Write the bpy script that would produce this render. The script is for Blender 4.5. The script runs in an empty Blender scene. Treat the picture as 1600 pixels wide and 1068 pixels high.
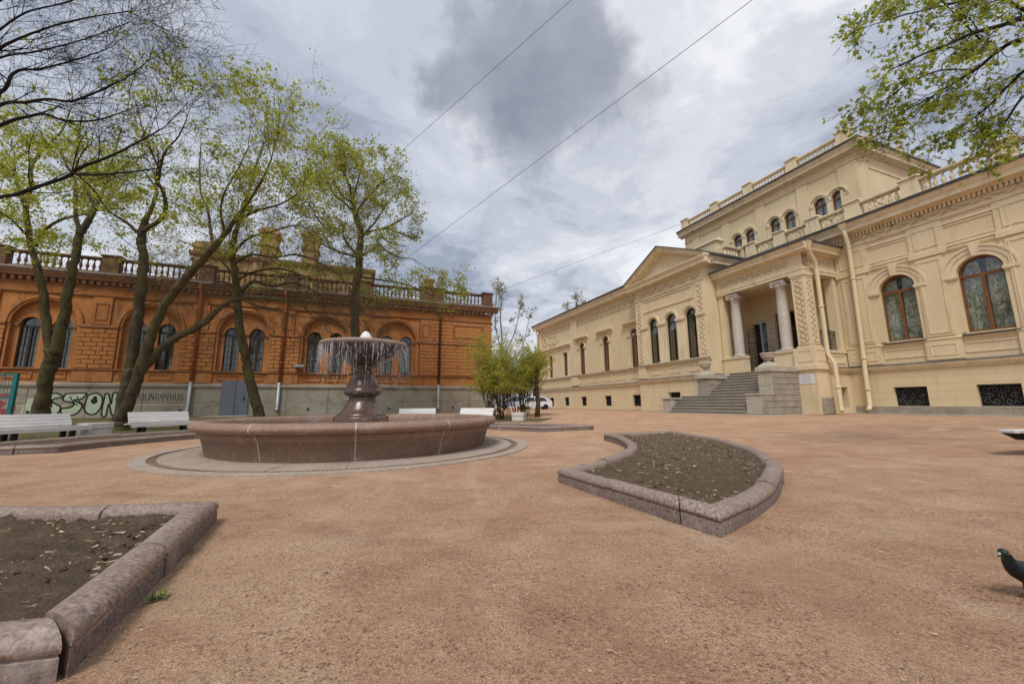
import bpy, math, random
import numpy as np
from mathutils import Vector, Matrix
random.seed(11); np.random.seed(11)
S = bpy.context.scene
COL = S.collection
R = math.radians
PI = math.pi

# ------------------------------------------------------------------ camera
FPX, PITCH, ROLL, YAW, EYE = 608.04, R(8.970), R(-0.404), R(-21.33), 0.95
_f = Vector((0, math.cos(PITCH), math.sin(PITCH)))
_u0 = Vector((0, -math.sin(PITCH), math.cos(PITCH)))
_x0 = Vector((1, 0, 0))
_r = _x0 * math.cos(ROLL) + _u0 * math.sin(ROLL)
_u = -_x0 * math.sin(ROLL) + _u0 * math.cos(ROLL)
cd = bpy.data.cameras.new('camera')
cd.sensor_width = 36.0
cd.lens = FPX / 1600 * 36
cd.clip_start = 0.05
cd.clip_end = 3000
cam = bpy.data.objects.new('camera', cd)
cam.matrix_world = Matrix(((_r.x, _u.x, -_f.x, 0), (_r.y, _u.y, -_f.y, 0), (_r.z, _u.z, -_f.z, EYE), (0, 0, 0, 1)))
COL.objects.link(cam)
S.camera = cam


def ray(px, py):
    return _f + _r * ((px - 800) / FPX) - _u * ((py - 534) / FPX)


def P(px, py, d):
    """world point seen at photo pixel (px, py), d metres along the view axis"""
    return Vector((0, 0, EYE)) + ray(px, py) * d


# ------------------------------------------------------------------ light
SUN_EL, SUN_AZ = R(56), R(196)          # azimuth measured clockwise from +Y
w = bpy.data.worlds.new('World')
S.world = w
w.use_nodes = True
nt = w.node_tree
nt.nodes.clear()


def wn(t, **k):
    n = nt.nodes.new(t)
    for a, b in k.items():
        setattr(n, a, b)
    return n


def wl(a, b):
    nt.links.new(a, b)


def wmath(op, a, b=None, c=None, clamp=False):
    n = wn('ShaderNodeMath', operation=op, use_clamp=clamp)
    for i, v in enumerate((a, b, c)):
        if v is None:
            continue
        if isinstance(v, (int, float)):
            n.inputs[i].default_value = v
        else:
            wl(v, n.inputs[i])
    return n.outputs[0]


def wramp(fac, stops, interp='EASE'):
    n = wn('ShaderNodeValToRGB')
    n.color_ramp.interpolation = interp
    e = n.color_ramp.elements
    while len(e) < len(stops):
        e.new(0.5)
    for k, (p, c) in enumerate(stops):
        e[k].position = p
        e[k].color = (*c, 1) if len(c) == 3 else c
    wl(fac, n.inputs[0])
    return n.outputs[0]


def wmix(fac, a, b, mode='MIX'):
    n = wn('ShaderNodeMix', data_type='RGBA', blend_type=mode)
    if isinstance(fac, (int, float)):
        n.inputs[0].default_value = fac
    else:
        wl(fac, n.inputs[0])
    for i, v in ((6, a), (7, b)):
        if isinstance(v, tuple):
            n.inputs[i].default_value = (*v, 1)
        else:
            wl(v, n.inputs[i])
    return n.outputs[2]


tc = wn('ShaderNodeTexCoord')
sep = wn('ShaderNodeSeparateXYZ')
wl(tc.outputs['Generated'], sep.inputs[0])
den = wmath('ADD', wmath('MAXIMUM', sep.outputs[2], 0.0), 0.16)
cmb = wn('ShaderNodeCombineXYZ')
wl(wmath('DIVIDE', sep.outputs[0], den), cmb.inputs[0])
wl(wmath('DIVIDE', sep.outputs[1], den), cmb.inputs[1])


def wnoise(vec, scale, detail=6, rough=0.55, dist=0.0, off=(0, 0, 0)):
    m = wn('ShaderNodeMapping')
    m.inputs['Location'].default_value = off
    wl(vec, m.inputs[0])
    n = wn('ShaderNodeTexNoise')
    n.inputs['Scale'].default_value = scale
    n.inputs['Detail'].default_value = detail
    n.inputs['Roughness'].default_value = rough
    n.inputs['Distortion'].default_value = dist
    wl(m.outputs[0], n.inputs['Vector'])
    return n


n1 = wnoise(cmb.outputs[0], 0.95, 7, 0.58, 0.35, (3.1, 1.7, 0))
n2 = wnoise(cmb.outputs[0], 2.6, 9, 0.64, 0.5, (7.7, -2.0, 0))
n3 = wnoise(cmb.outputs[0], 6.5, 8, 0.62, 0.6, (1.2, 5.0, 0))
dens = wmath('ADD', wmath('ADD', wmath('MULTIPLY', n1.outputs[0], 0.52), wmath('MULTIPLY', n2.outputs[0], 0.36)), wmath('MULTIPLY', n3.outputs[0], 0.12))
cl = wramp(dens, [(0.41, (0.27, 0.305, 0.385)), (0.465, (0.43, 0.465, 0.54)), (0.52, (0.58, 0.605, 0.66)), (0.59, (0.80, 0.81, 0.83))])
# heavy clouds: soft lumps around given sky directions with ragged edges
nd = wnoise(tc.outputs['Generated'], 4.4, 8, 0.6, 0.0)
va = wn('ShaderNodeVectorMath', operation='SUBTRACT')
wl(nd.outputs['Color'], va.inputs[0])
va.inputs[1].default_value = (0.5, 0.5, 0.5)
vs = wn('ShaderNodeVectorMath', operation='SCALE')
wl(va.outputs[0], vs.inputs[0])
vs.inputs['Scale'].default_value = 0.5
vadd = wn('ShaderNodeVectorMath', operation='ADD')
wl(tc.outputs['Generated'], vadd.inputs[0])
wl(vs.outputs[0], vadd.inputs[1])
vn = wn('ShaderNodeVectorMath', operation='NORMALIZE')
wl(vadd.outputs[0], vn.inputs[0])


def lump(px, py, rad_px, soft):
    d = ray(px, py).normalized()
    n = wn('ShaderNodeVectorMath', operation='DOT_PRODUCT')
    wl(vn.outputs[0], n.inputs[0])
    n.inputs[1].default_value = d
    c0 = math.cos(math.atan(rad_px * (1 + soft) / FPX))
    c1 = math.cos(math.atan(rad_px * (1 - soft) / FPX))
    m = wn('ShaderNodeMapRange', interpolation_type='SMOOTHSTEP')
    wl(n.outputs['Value'], m.inputs[0])
    m.inputs[1].default_value = c0
    m.inputs[2].default_value = c1
    return m.outputs[0]


blue = wmath('MULTIPLY', wmath('MULTIPLY', lump(420, 20, 330, 0.75), 0.95), n2.outputs[0])
cl = wmix(blue, cl, (0.43, 0.475, 0.57))
br = wmath('MULTIPLY', lump(1020, 70, 100, 0.9), 0.35)
br = wmath('MAXIMUM', br, wmath('MULTIPLY', lump(980, 330, 170, 0.9), 0.25))
cl = wmix(br, cl, (0.80, 0.805, 0.83))
dark = wmath('MAXIMUM', lump(850, 118, 84, 0.62), wmath('MULTIPLY', lump(752, 120, 54, 0.7), 0.9))
dark = wmath('MAXIMUM', dark, wmath('MULTIPLY', lump(900, 45, 60, 0.75), 0.95))
dark = wmath('MAXIMUM', dark, wmath('MULTIPLY', lump(815, 190, 54, 0.75), 0.8))
dark = wmath('MAXIMUM', dark, wmath('MULTIPLY', lump(930, 165, 50, 0.8), 0.6))
darkm = wmath('MULTIPLY', dark, wmath('ADD', 0.30, wmath('MULTIPLY', n2.outputs[0], 1.2)), None, True)
cl = wmix(darkm, cl, (0.25, 0.27, 0.325))
sky = wn('ShaderNodeTexSky', sky_type='NISHITA')
sky.sun_disc = False
sky.sun_elevation = SUN_EL
sky.sun_rotation = SUN_AZ
sky.air_density = 1.0
sky.dust_density = 2.0
b1 = wn('ShaderNodeBackground')
b1.inputs[1].default_value = 0.08
wl(sky.outputs[0], b1.inputs[0])
b2 = wn('ShaderNodeBackground')
b2.inputs[1].default_value = 0.72
wl(cl, b2.inputs[0])
mx = wn('ShaderNodeMixShader')
mx.inputs[0].default_value = 0.9
wl(b1.outputs[0], mx.inputs[1])
wl(b2.outputs[0], mx.inputs[2])
ow = wn('ShaderNodeOutputWorld')
wl(mx.outputs[0], ow.inputs[0])

sd = bpy.data.lights.new('sun', 'SUN')
sd.energy = 1.5
sd.angle = R(20)
sd.color = (1.0, 0.965, 0.91)
sun = bpy.data.objects.new('sun', sd)
_sv = Vector((math.sin(SUN_AZ) * math.cos(SUN_EL), math.cos(SUN_AZ) * math.cos(SUN_EL), math.sin(SUN_EL)))
sun.rotation_euler = (-_sv).to_track_quat('-Z', 'Y').to_euler()
COL.objects.link(sun)

S.view_settings.view_transform = 'Standard'
S.view_settings.look = 'None'
S.view_settings.exposure = 0.74
S.view_settings.gamma = 1.0
S.cycles.max_bounces = 6
S.cycles.transparent_max_bounces = 12
S.cycles.caustics_reflective = False
S.cycles.caustics_refractive = False

# ------------------------------------------------------------------ materials
MATS = {}


class NT:
    def __init__(s, name):
        s.m = bpy.data.materials.new(name)
        s.m.use_nodes = True
        s.t = s.m.node_tree
        s.t.nodes.clear()
        s.out = s.n('ShaderNodeOutputMaterial')
        s.b = s.n('ShaderNodeBsdfPrincipled')
        s.l(s.b.outputs[0], s.out.inputs[0])
        g = s.n('ShaderNodeNewGeometry')
        s.pos = g.outputs['Position']
        s.isl = g.outputs['Random Per Island']
        s.nrm = g.outputs['Normal']

    def n(s, t, **k):
        x = s.t.nodes.new(t)
        for a, b in k.items():
            setattr(x, a, b)
        return x

    def l(s, a, b):
        s.t.links.new(a, b)

    def val(s, sock, v):
        if isinstance(v, (int, float)):
            sock.default_value = v
        elif isinstance(v, tuple):
            sock.default_value = (*v, 1) if len(v) == 3 else v
        else:
            s.l(v, sock)

    def noise(s, scale, detail=5, rough=0.6, dist=0.0, stretch=None, vec=None):
        v = vec or s.pos
        if stretch:
            mp = s.n('ShaderNodeMapping')
            mp.inputs['Scale'].default_value = stretch
            s.l(v, mp.inputs[0])
            v = mp.outputs[0]
        x = s.n('ShaderNodeTexNoise')
        x.inputs['Scale'].default_value = scale
        x.inputs['Detail'].default_value = detail
        x.inputs['Roughness'].default_value = rough
        x.inputs['Distortion'].default_value = dist
        s.l(v, x.inputs['Vector'])
        return x.outputs[0]

    def voro(s, scale, feature='F1', out='Distance', vec=None):
        x = s.n('ShaderNodeTexVoronoi', feature=feature)
        x.inputs['Scale'].default_value = scale
        s.l(vec or s.pos, x.inputs['Vector'])
        return x.outputs[out]

    def ramp(s, fac, stops, interp='LINEAR'):
        x = s.n('ShaderNodeValToRGB')
        x.color_ramp.interpolation = interp
        e = x.color_ramp.elements
        while len(e) < len(stops):
            e.new(0.5)
        for k, (p, c) in enumerate(stops):
            if isinstance(c, (int, float)):
                c = (c, c, c)
            e[k].position = p
            e[k].color = (*c, 1)
        s.l(fac, x.inputs[0])
        return x.outputs[0]

    def mix(s, fac, a, b, mode='MIX'):
        x = s.n('ShaderNodeMix', data_type='RGBA', blend_type=mode)
        s.val(x.inputs[0], fac)
        s.val(x.inputs[6], a)
        s.val(x.inputs[7], b)
        return x.outputs[2]

    def math(s, op, a, b=None, clamp=False):
        x = s.n('ShaderNodeMath', operation=op, use_clamp=clamp)
        s.val(x.inputs[0], a)
        if b is not None:
            s.val(x.inputs[1], b)
        return x.outputs[0]

    def bump(s, h, dist=0.01, strength=1.0):
        x = s.n('ShaderNodeBump')
        x.inputs['Distance'].default_value = dist
        x.inputs['Strength'].default_value = strength
        s.l(h, x.inputs['Height'])
        s.l(x.outputs[0], s.b.inputs['Normal'])

    def set(s, col, rough=0.8, spec=0.3, metal=0.0):
        s.val(s.b.inputs['Base Color'], col)
        s.val(s.b.inputs['Roughness'], rough)
        s.b.inputs['Specular IOR Level'].default_value = spec
        s.b.inputs['Metallic'].default_value = metal
        return s.m


def mottled(name, base, var=0.25, scale=3.0, rough=0.85, fine=60, bump=0.004, dirt=None, spec=0.25, metal=0.0, streak=None):
    """base colour broken up by large and fine noise, optional stains"""
    n = NT(name)
    lo = tuple(c * (1 - var) for c in base)
    hi = tuple(min(1, c * (1 + var * 0.7)) for c in base)
    c = n.ramp(n.noise(scale, 6, 0.62), [(0.3, lo), (0.7, hi)])
    f = n.noise(fine, 3, 0.6)
    c = n.mix(0.35, c, n.ramp(f, [(0.25, tuple(x * 0.6 for x in base)), (0.75, tuple(min(1, x * 1.3) for x in base))]))
    if dirt:
        st = n.noise(1.3, 7, 0.7, 0.4, streak or (1, 1, 1))
        c = n.mix(n.ramp(st, [(0.5, 0.0), (0.72, 0.75)]), c, dirt)
    if bump:
        n.bump(f, bump, 0.6)
    return n.set(c, rough, spec, metal)


# gravel
n = NT('gravel')
big = n.noise(0.33, 5, 0.62, 0.5)
mid = n.noise(1.7, 7, 0.7, 0.6)
c = n.ramp(mid, [(0.28, (0.40, 0.245, 0.15)), (0.45, (0.475, 0.30, 0.185)), (0.56, (0.53, 0.345, 0.215)), (0.72, (0.60, 0.42, 0.275))])
c = n.mix(n.ramp(big, [(0.42, 0.0), (0.66, 0.42)]), c, (0.42, 0.225, 0.145))
for sc, st, am in ((0.9, (1.0, 0.30, 1.0), 0.24), (0.8, (0.35, 1.0, 1.0), 0.2)):
    trk = n.noise(sc, 4, 0.55, 1.4, st)
    c = n.mix(n.ramp(trk, [(0.50, 0.0), (0.55, am), (0.60, am), (0.65, 0.0)]), c, (0.64, 0.47, 0.31))
wig = n.noise(0.8, 4, 0.6)
brk = n.ramp(n.noise(1.3, 4, 0.6), [(0.42, 0.0), (0.58, 1.0)])
for (cx_, cy_, rr_, wd_, am, dk_) in ((9.5, -3.0, 7.6, .10, .5, 0), (9.5, -3.0, 8.0, .07, .45, 0), (9.5, -3.0, 6.1, .12, .4, 1), (-6.0, -4.0, 10.3, .11, .45, 0), (-6.0, -4.0, 8.6, .08, .4, 1), (4.0, 22.0, 13.6, .12, .45, 0), (4.0, 22.0, 15.2, .10, .4, 1), (4.0, 22.0, 16.0, .1, .4, 0), (0.5, -6.0, 9.2, .10, .35, 0)):
    vd = n.n('ShaderNodeVectorMath', operation='DISTANCE')
    n.l(n.pos, vd.inputs[0])
    vd.inputs[1].default_value = (cx_, cy_, 0)
    dd_ = n.math('ABSOLUTE', n.math('SUBTRACT', n.math('ADD', vd.outputs['Value'], n.math('MULTIPLY', wig, 1.3)), rr_ + .65))
    f_ = n.math('MULTIPLY', n.ramp(n.math('DIVIDE', dd_, wd_ * 2.2), [(0.2, am), (1.0, 0.0)], 'EASE'), brk)
    c = n.mix(f_, c, (0.27, 0.15, 0.095) if dk_ else (0.64, 0.475, 0.325))
gr = n.noise(140, 3, 0.78)
c = n.mix(0.85, c, n.ramp(gr, [(0.28, (0.28, 0.25, 0.235)), (0.47, (0.94, 0.93, 0.92)), (0.7, (1.75, 1.75, 1.74))]), 'MULTIPLY')
gr2 = n.noise(44, 5, 0.8)
patch = n.ramp(n.noise(1.5, 6, 0.72), [(0.36, 0.12), (0.62, 1.0)])
c = n.mix(n.math('MULTIPLY', n.ramp(gr2, [(0.36, 0.85), (0.46, 0.0)]), patch), c, (0.16, 0.085, 0.055))
for sc_, thr, colr, am in ((62, 0.80, (0.13, 0.065, 0.045), 0.75), (36, 0.88, (0.20, 0.095, 0.065), 0.6), (50, 0.86, (0.72, 0.56, 0.42), 0.6)):
    vr = n.n('ShaderNodeTexVoronoi', feature='F1')
    vr.inputs['Scale'].default_value = sc_
    n.l(n.pos, vr.inputs['Vector'])
    sx_ = n.n('ShaderNodeSeparateColor')
    n.l(vr.outputs['Color'], sx_.inputs[0])
    on = n.math('MULTIPLY', n.math('GREATER_THAN', sx_.outputs[0], thr), n.math('LESS_THAN', vr.outputs['Distance'], 0.42))
    c = n.mix(n.math('MULTIPLY', n.math('MULTIPLY', on, am), patch), c, colr)
c = n.mix(1.0, c, (0.96, 0.935, 0.95), 'MULTIPLY')
n.bump(n.math('ADD', n.math('MULTIPLY', gr, 0.35), n.math('ADD', n.math('MULTIPLY', gr2, 0.9), n.math('MULTIPLY', n.noise(6, 6, 0.7), 2.6))), 0.022, 1.0)
MATS['gravel'] = n.set(c, 0.95, 0.12)

n = NT('pebble')
MATS['pebble'] = n.set(n.ramp(n.isl, [(0.0, (0.10, 0.055, 0.04)), (0.4, (0.30, 0.16, 0.11)), (0.75, (0.45, 0.28, 0.19)), (1.0, (0.62, 0.5, 0.4))]), 0.9, 0.2)
# soil
n = NT('soil')
a = n.noise(7, 8, 0.7)
c = n.ramp(a, [(0.3, (0.045, 0.032, 0.022)), (0.55, (0.105, 0.078, 0.054)), (0.75, (0.17, 0.13, 0.09))])
f = n.noise(70, 5, 0.75)
c = n.mix(0.5, c, n.ramp(f, [(0.3, (0.025, 0.018, 0.013)), (0.7, (0.19, 0.145, 0.10))]))
n.bump(n.math('ADD', f, n.math('MULTIPLY', a, 3.0)), 0.03, 1.0)
c = n.mix(1.0, c, (1.7, 1.66, 1.6), 'MULTIPLY')
MATS['soil'] = n.set(c, 0.97, 0.1)
n = NT('dry_leaf')
MATS['dry_leaf'] = n.set(n.ramp(n.isl, [(0.0, (0.50, 0.40, 0.27)), (0.4, (0.33, 0.25, 0.16)), (0.75, (0.19, 0.13, 0.08)), (0.93, (0.45, 0.36, 0.25)), (1.0, (0.66, 0.58, 0.45))]), 0.85, 0.2)
# lawn soil + grass blades
n = NT('lawn')
a = n.noise(0.9, 6, 0.65)
c = n.ramp(a, [(0.42, (0.15, 0.11, 0.07)), (0.56, (0.135, 0.115, 0.055)), (0.68, (0.095, 0.12, 0.035))])
f = n.noise(45, 4, 0.7)
c = n.mix(0.4, c, n.ramp(f, [(0.3, (0.05, 0.04, 0.02)), (0.7, (0.2, 0.18, 0.09))]))
n.bump(f, 0.02, 0.8)
MATS['lawn'] = n.set(c, 0.95, 0.1)
n = NT('grass_blade')
MATS['grass'] = n.set(n.ramp(n.isl, [(0.0, (0.055, 0.11, 0.02)), (0.6, (0.11, 0.165, 0.035)), (1.0, (0.23, 0.23, 0.09))]), 0.7, 0.2)


def granite(name, tint, dark, rough, coat=0.0):
    n = NT(name)
    v = n.noise(38, 4, 0.7)
    c = n.ramp(v, [(0.36, dark), (0.46, tuple(x * 0.75 for x in tint)), (0.56, tint), (0.68, tuple(min(1, x * 1.45) for x in tint))])
    c = n.mix(n.ramp(n.noise(110, 2, 0.6), [(0.55, 0.0), (0.66, 0.7)]), c, tuple(x * 0.35 for x in tint))
    c = n.mix(n.ramp(n.noise(1.7, 6, 0.65), [(0.35, 0.55), (0.6, 0.0)]), c, tuple(x * 0.6 for x in tint))
    c = n.mix(n.ramp(n.noise(2.6, 5, 0.7), [(0.56, 0.0), (0.72, 0.42)]), c, (0.42, 0.37, 0.33))
    n.bump(n.math('ADD', v, n.math('MULTIPLY', n.noise(5, 5, 0.6), 2)), 0.004, 0.5)
    n.b.inputs['Coat Weight'].default_value = coat
    n.b.inputs['Coat Roughness'].default_value = 0.15
    return n.set(c, rough, 0.4)


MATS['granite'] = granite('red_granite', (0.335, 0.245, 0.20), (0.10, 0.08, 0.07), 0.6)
MATS['granite_dark'] = granite('dark_granite', (0.205, 0.15, 0.125), (0.07, 0.055, 0.05), 0.85)
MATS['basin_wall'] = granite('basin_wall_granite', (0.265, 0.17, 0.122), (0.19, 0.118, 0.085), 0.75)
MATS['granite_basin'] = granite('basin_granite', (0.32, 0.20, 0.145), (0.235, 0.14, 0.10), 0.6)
MATS['granite_wet'] = granite('wet_granite', (0.13, 0.07, 0.05), (0.05, 0.027, 0.02), 0.28, 0.3)
MATS['granite_pale'] = granite('paving_granite', (0.45, 0.355, 0.285), (0.3, 0.23, 0.18), 0.8)
MATS['grout'] = mottled('pale_grout', (0.5, 0.44, 0.38), 0.2, 5, 0.9, 80, 0.002)
MATS['drain'] = mottled('dark_drain_channel', (0.10, 0.085, 0.07), 0.3, 5, 0.8, 80, 0.003)

n = NT('cream_plaster')
c = n.ramp(n.noise(0.55, 6, 0.65), [(0.3, (0.625, 0.51, 0.315)), (0.7, (0.735, 0.615, 0.395))])
c = n.mix(0.18, c, n.ramp(n.noise(35, 4, 0.7), [(0.3, (0.42, 0.33, 0.20)), (0.7, (0.78, 0.65, 0.44))]))
c = n.mix(n.ramp(n.voro(0.42, 'F1', 'Color'), [(0.3, 0.0), (0.8, 0.16)]), c, (0.74, 0.65, 0.49))
stz = n.noise(1.3, 8, 0.74, 0.2, (2.5, 2.5, 0.22))
c = n.mix(n.ramp(stz, [(0.54, 0.0), (0.72, 0.48)]), c, (0.38, 0.30, 0.195))
n.bump(n.noise(26, 5, 0.7), 0.004, 0.5)
MATS['plaster'] = n.set(c, 0.88, 0.2)
MATS['trim'] = mottled('cream_moulding', (0.725, 0.615, 0.42), 0.12, 1.5, 0.85, 40, 0.003, (0.40, 0.33, 0.23), 0.2, 0, (2, 2, 0.5))
MATS['relief'] = mottled('cream_stucco_relief', (0.655, 0.545, 0.36), 0.2, 6, 0.9, 30, 0.01, (0.36, 0.28, 0.18))
# ashlar plaster with faint course joints
n = NT('cream_ashlar')
sp = n.n('ShaderNodeSeparateXYZ')
n.l(n.pos, sp.inputs[0])
zf = n.math('FRACT', n.math('DIVIDE', sp.outputs[2], 0.335))
jn = n.math('LESS_THAN', zf, 0.07)
c = n.ramp(n.noise(0.6, 6, 0.65), [(0.3, (0.625, 0.51, 0.315)), (0.7, (0.73, 0.61, 0.39))])
c = n.mix(n.math('MULTIPLY', jn, 0.33), c, (0.36, 0.27, 0.15))
c = n.mix(0.15, c, n.ramp(n.noise(35, 4, 0.7), [(0.3, (0.42, 0.33, 0.20)), (0.7, (0.78, 0.65, 0.44))]))
c = n.mix(n.ramp(n.noise(1.3, 8, 0.74, 0.2, (2.5, 2.5, 0.22)), [(0.53, 0.0), (0.72, 0.45)]), c, (0.37, 0.30, 0.205))
n.bump(n.math('SUBTRACT', n.math('MULTIPLY', n.noise(26, 4), 0.3), jn), 0.012, 0.7)
MATS['ashlar'] = n.set(c, 0.88, 0.2)

MATS['stone'] = mottled('grey_limestone', (0.335, 0.295, 0.24), 0.3, 2.2, 0.88, 30, 0.01, (0.20, 0.17, 0.135))
MATS['stone_pale'] = mottled('pale_limestone', (0.46, 0.41, 0.335), 0.2, 2.0, 0.85, 30, 0.008, (0.30, 0.26, 0.2))
MATS['mortar'] = mottled('dark_mortar', (0.17, 0.145, 0.115), 0.3, 3, 0.95, 40, 0.004)
MATS['step'] = mottled('worn_step_stone', (0.33, 0.295, 0.245), 0.2, 2.6, 0.85, 40, 0.008, (0.22, 0.19, 0.155))
MATS['column'] = mottled('column_marble', (0.53, 0.485, 0.43), 0.16, 4, 0.6, 40, 0.003, (0.36, 0.33, 0.30))
MATS['gutter'] = mottled('grey_gutter_metal', (0.115, 0.115, 0.125), 0.3, 2, 0.5, 40, 0.002, None, 0.5, 0.4)
MATS['zinc'] = mottled('pale_zinc', (0.34, 0.335, 0.33), 0.25, 2, 0.5, 40, 0.002, (0.2, 0.17, 0.15), 0.5, 0.5)
MATS['wood'] = mottled('brown_window_wood', (0.20, 0.085, 0.03), 0.35, 4, 0.5, 60, 0.003)
MATS['sillmetal'] = mottled('grey_sill_metal', (0.17, 0.155, 0.15), 0.2, 3, 0.5, 40, 0.001, None, 0.5, 0.3)
MATS['iron'] = mottled('black_wrought_iron', (0.022, 0.022, 0.026), 0.3, 5, 0.5, 60, 0.002, (0.07, 0.05, 0.04), 0.4, 0.3)
MATS['iron_grey'] = mottled('grey_wrought_iron', (0.095, 0.10, 0.115), 0.3, 5, 0.5, 60, 0.002, None, 0.4, 0.3)
MATS['iron_blue'] = mottled('blue_grey_iron', (0.14, 0.165, 0.19), 0.25, 5, 0.5, 60, 0.002, None, 0.4, 0.3)
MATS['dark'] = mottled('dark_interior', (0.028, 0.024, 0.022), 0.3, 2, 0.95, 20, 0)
MATS['paper'] = mottled('white_notice_board', (0.72, 0.72, 0.74), 0.1, 9, 0.6, 60, 0)
MATS['letters'] = mottled('grey_print', (0.4, 0.4, 0.42), 0.1, 9, 0.7, 60, 0)

n = NT('window_glass')
tr = n.n('ShaderNodeBsdfTransparent')
tr.inputs[0].default_value = (0.80, 0.83, 0.80, 1)
gl = n.n('ShaderNodeBsdfGlossy')
gl.inputs['Roughness'].default_value = 0.03
gl.inputs['Color'].default_value = (0.85, 0.9, 0.95, 1)
fr = n.n('ShaderNodeLayerWeight')
ms = n.n('ShaderNodeMixShader')
n.l(n.math('ADD', n.math('MULTIPLY', n.math('POWER', fr.outputs['Facing'], 3.5), 0.8), 0.10), ms.inputs[0])
n.l(tr.outputs[0], ms.inputs[1])
n.l(gl.outputs[0], ms.inputs[2])
n.l(ms.outputs[0], n.out.inputs[0])
bp = n.n('ShaderNodeBump')
bp.inputs['Distance'].default_value = 0.004
n.l(n.noise(1.6, 3), bp.inputs['Height'])
n.l(bp.outputs[0], gl.inputs['Normal'])
MATS['glass'] = n.m

n = NT('lace_curtain')
sp = n.n('ShaderNodeSeparateXYZ')
n.l(n.pos, sp.inputs[0])
c = n.ramp(n.noise(8, 6, 0.72, 1.6, (1, 1, 0.5)), [(0.36, (0.07, 0.085, 0.06)), (0.46, (0.28, 0.30, 0.23)), (0.55, (0.58, 0.59, 0.50)), (0.66, (0.80, 0.80, 0.74))])
c = n.mix(n.ramp(n.noise(1.1, 3, 0.5), [(0.36, 0.55), (0.52, 0.0)]), c, (0.10, 0.115, 0.085))
MATS['lace'] = n.set(c, 0.9, 0.1)
MATS['drape'] = mottled('olive_drape', (0.22, 0.20, 0.13), 0.5, 5, 0.9, 20, 0.003)
MATS['drape_red'] = mottled('brown_drape', (0.11, 0.06, 0.045), 0.4, 5, 0.9, 20, 0.003)
MATS['drape_pale'] = mottled('white_drape', (0.5, 0.51, 0.53), 0.3, 4, 0.9, 20, 0.003)

# terracotta brick building
n = NT('orange_render')
c = n.ramp(n.noise(0.7, 7, 0.68), [(0.3, (0.28, 0.108, 0.036)), (0.5, (0.42, 0.175, 0.056)), (0.72, (0.53, 0.25, 0.09))])
c = n.mix(0.3, c, n.ramp(n.noise(22, 5, 0.7), [(0.3, (0.22, 0.075, 0.025)), (0.7, (0.58, 0.27, 0.10))]))
c = n.mix(n.ramp(n.noise(1.4, 7, 0.72, 0.4), [(0.53, 0.0), (0.66, 0.75)]), c, (0.36, 0.215, 0.145))
c = n.mix(n.ramp(n.noise(0.9, 7, 0.7, 0.2, (2.5, 2.5, 0.4)), [(0.53, 0.0), (0.70, 0.75)]), c, (0.14, 0.07, 0.042))
n.bump(n.noise(18, 6, 0.7), 0.012, 0.7)
MATS['orange'] = n.set(c, 0.92, 0.15)
n = NT('orange_block')
c = n.ramp(n.isl, [(0.0, (0.28, 0.108, 0.036)), (0.5, (0.43, 0.18, 0.057)), (1.0, (0.56, 0.265, 0.10))])
c = n.mix(0.5, c, n.ramp(n.noise(9, 6, 0.7), [(0.3, (0.27, 0.10, 0.035)), (0.7, (0.56, 0.26, 0.10))]))
c = n.mix(n.ramp(n.noise(1.6, 7, 0.7, 0.3), [(0.53, 0.0), (0.67, 0.75)]), c, (0.22, 0.115, 0.07))
n.bump(n.noise(18, 6, 0.7), 0.012, 0.7)
MATS['block'] = n.set(c, 0.92, 0.15)
MATS['joint'] = mottled('dark_joint', (0.135, 0.05, 0.022), 0.3, 4, 0.95, 30, 0.005)
MATS['orange_trim'] = mottled('weathered_terracotta', (0.33, 0.155, 0.075), 0.3, 1.7, 0.9, 25, 0.01, (0.12, 0.07, 0.045))
MATS['cornice_w'] = mottled('weathered_cornice', (0.29, 0.165, 0.105), 0.35, 2.0, 0.9, 25, 0.01, (0.10, 0.065, 0.045))
MATS['roof_stone'] = mottled('dark_weathered_balustrade', (0.16, 0.085, 0.055), 0.35, 2.0, 0.9, 25, 0.01, (0.07, 0.045, 0.035))
MATS['yellow_brick'] = mottled('yellow_attic_plaster', (0.40, 0.265, 0.115), 0.3, 1.2, 0.9, 25, 0.01, (0.20, 0.12, 0.05))
MATS['plinth'] = mottled('grey_plinth_render', (0.335, 0.305, 0.24), 0.2, 1.4, 0.9, 25, 0.01, (0.17, 0.15, 0.105))
MATS['plinth_cap'] = mottled('plinth_ledge', (0.31, 0.26, 0.20), 0.25, 1.4, 0.9, 25, 0.01, (0.12, 0.10, 0.075))
MATS['pipe_orange'] = mottled('orange_pipe', (0.40, 0.115, 0.045), 0.2, 3, 0.6, 30, 0.002, (0.22, 0.07, 0.04))
MATS['pipe_dark'] = mottled('dark_red_pipe', (0.12, 0.038, 0.022), 0.2, 3, 0.6, 30, 0.002)
MATS['pipe_grey'] = mottled('galvanised_pipe', (0.42, 0.44, 0.46), 0.25, 3, 0.5, 30, 0.002, (0.25, 0.2, 0.17), 0.5, 0.4)
MATS['door_grey'] = mottled('grey_steel_door', (0.145, 0.16, 0.19), 0.1, 3, 0.55, 30, 0.001, (0.10, 0.11, 0.12), 0.4)
MATS['frame_dark'] = mottled('dark_window_frame', (0.04, 0.033, 0.03), 0.3, 3, 0.6, 30, 0.001)
MATS['paint_pale'] = mottled('pale_green_spray_paint', (0.43, 0.50, 0.36), 0.25, 3, 0.85, 30, 0)
MATS['paint_black'] = mottled('black_spray_paint', (0.03, 0.028, 0.028), 0.4, 8, 0.85, 50, 0)
MATS['paint_red'] = mottled('red_spray_paint', (0.38, 0.06, 0.055), 0.25, 3, 0.85, 30, 0)
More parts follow.
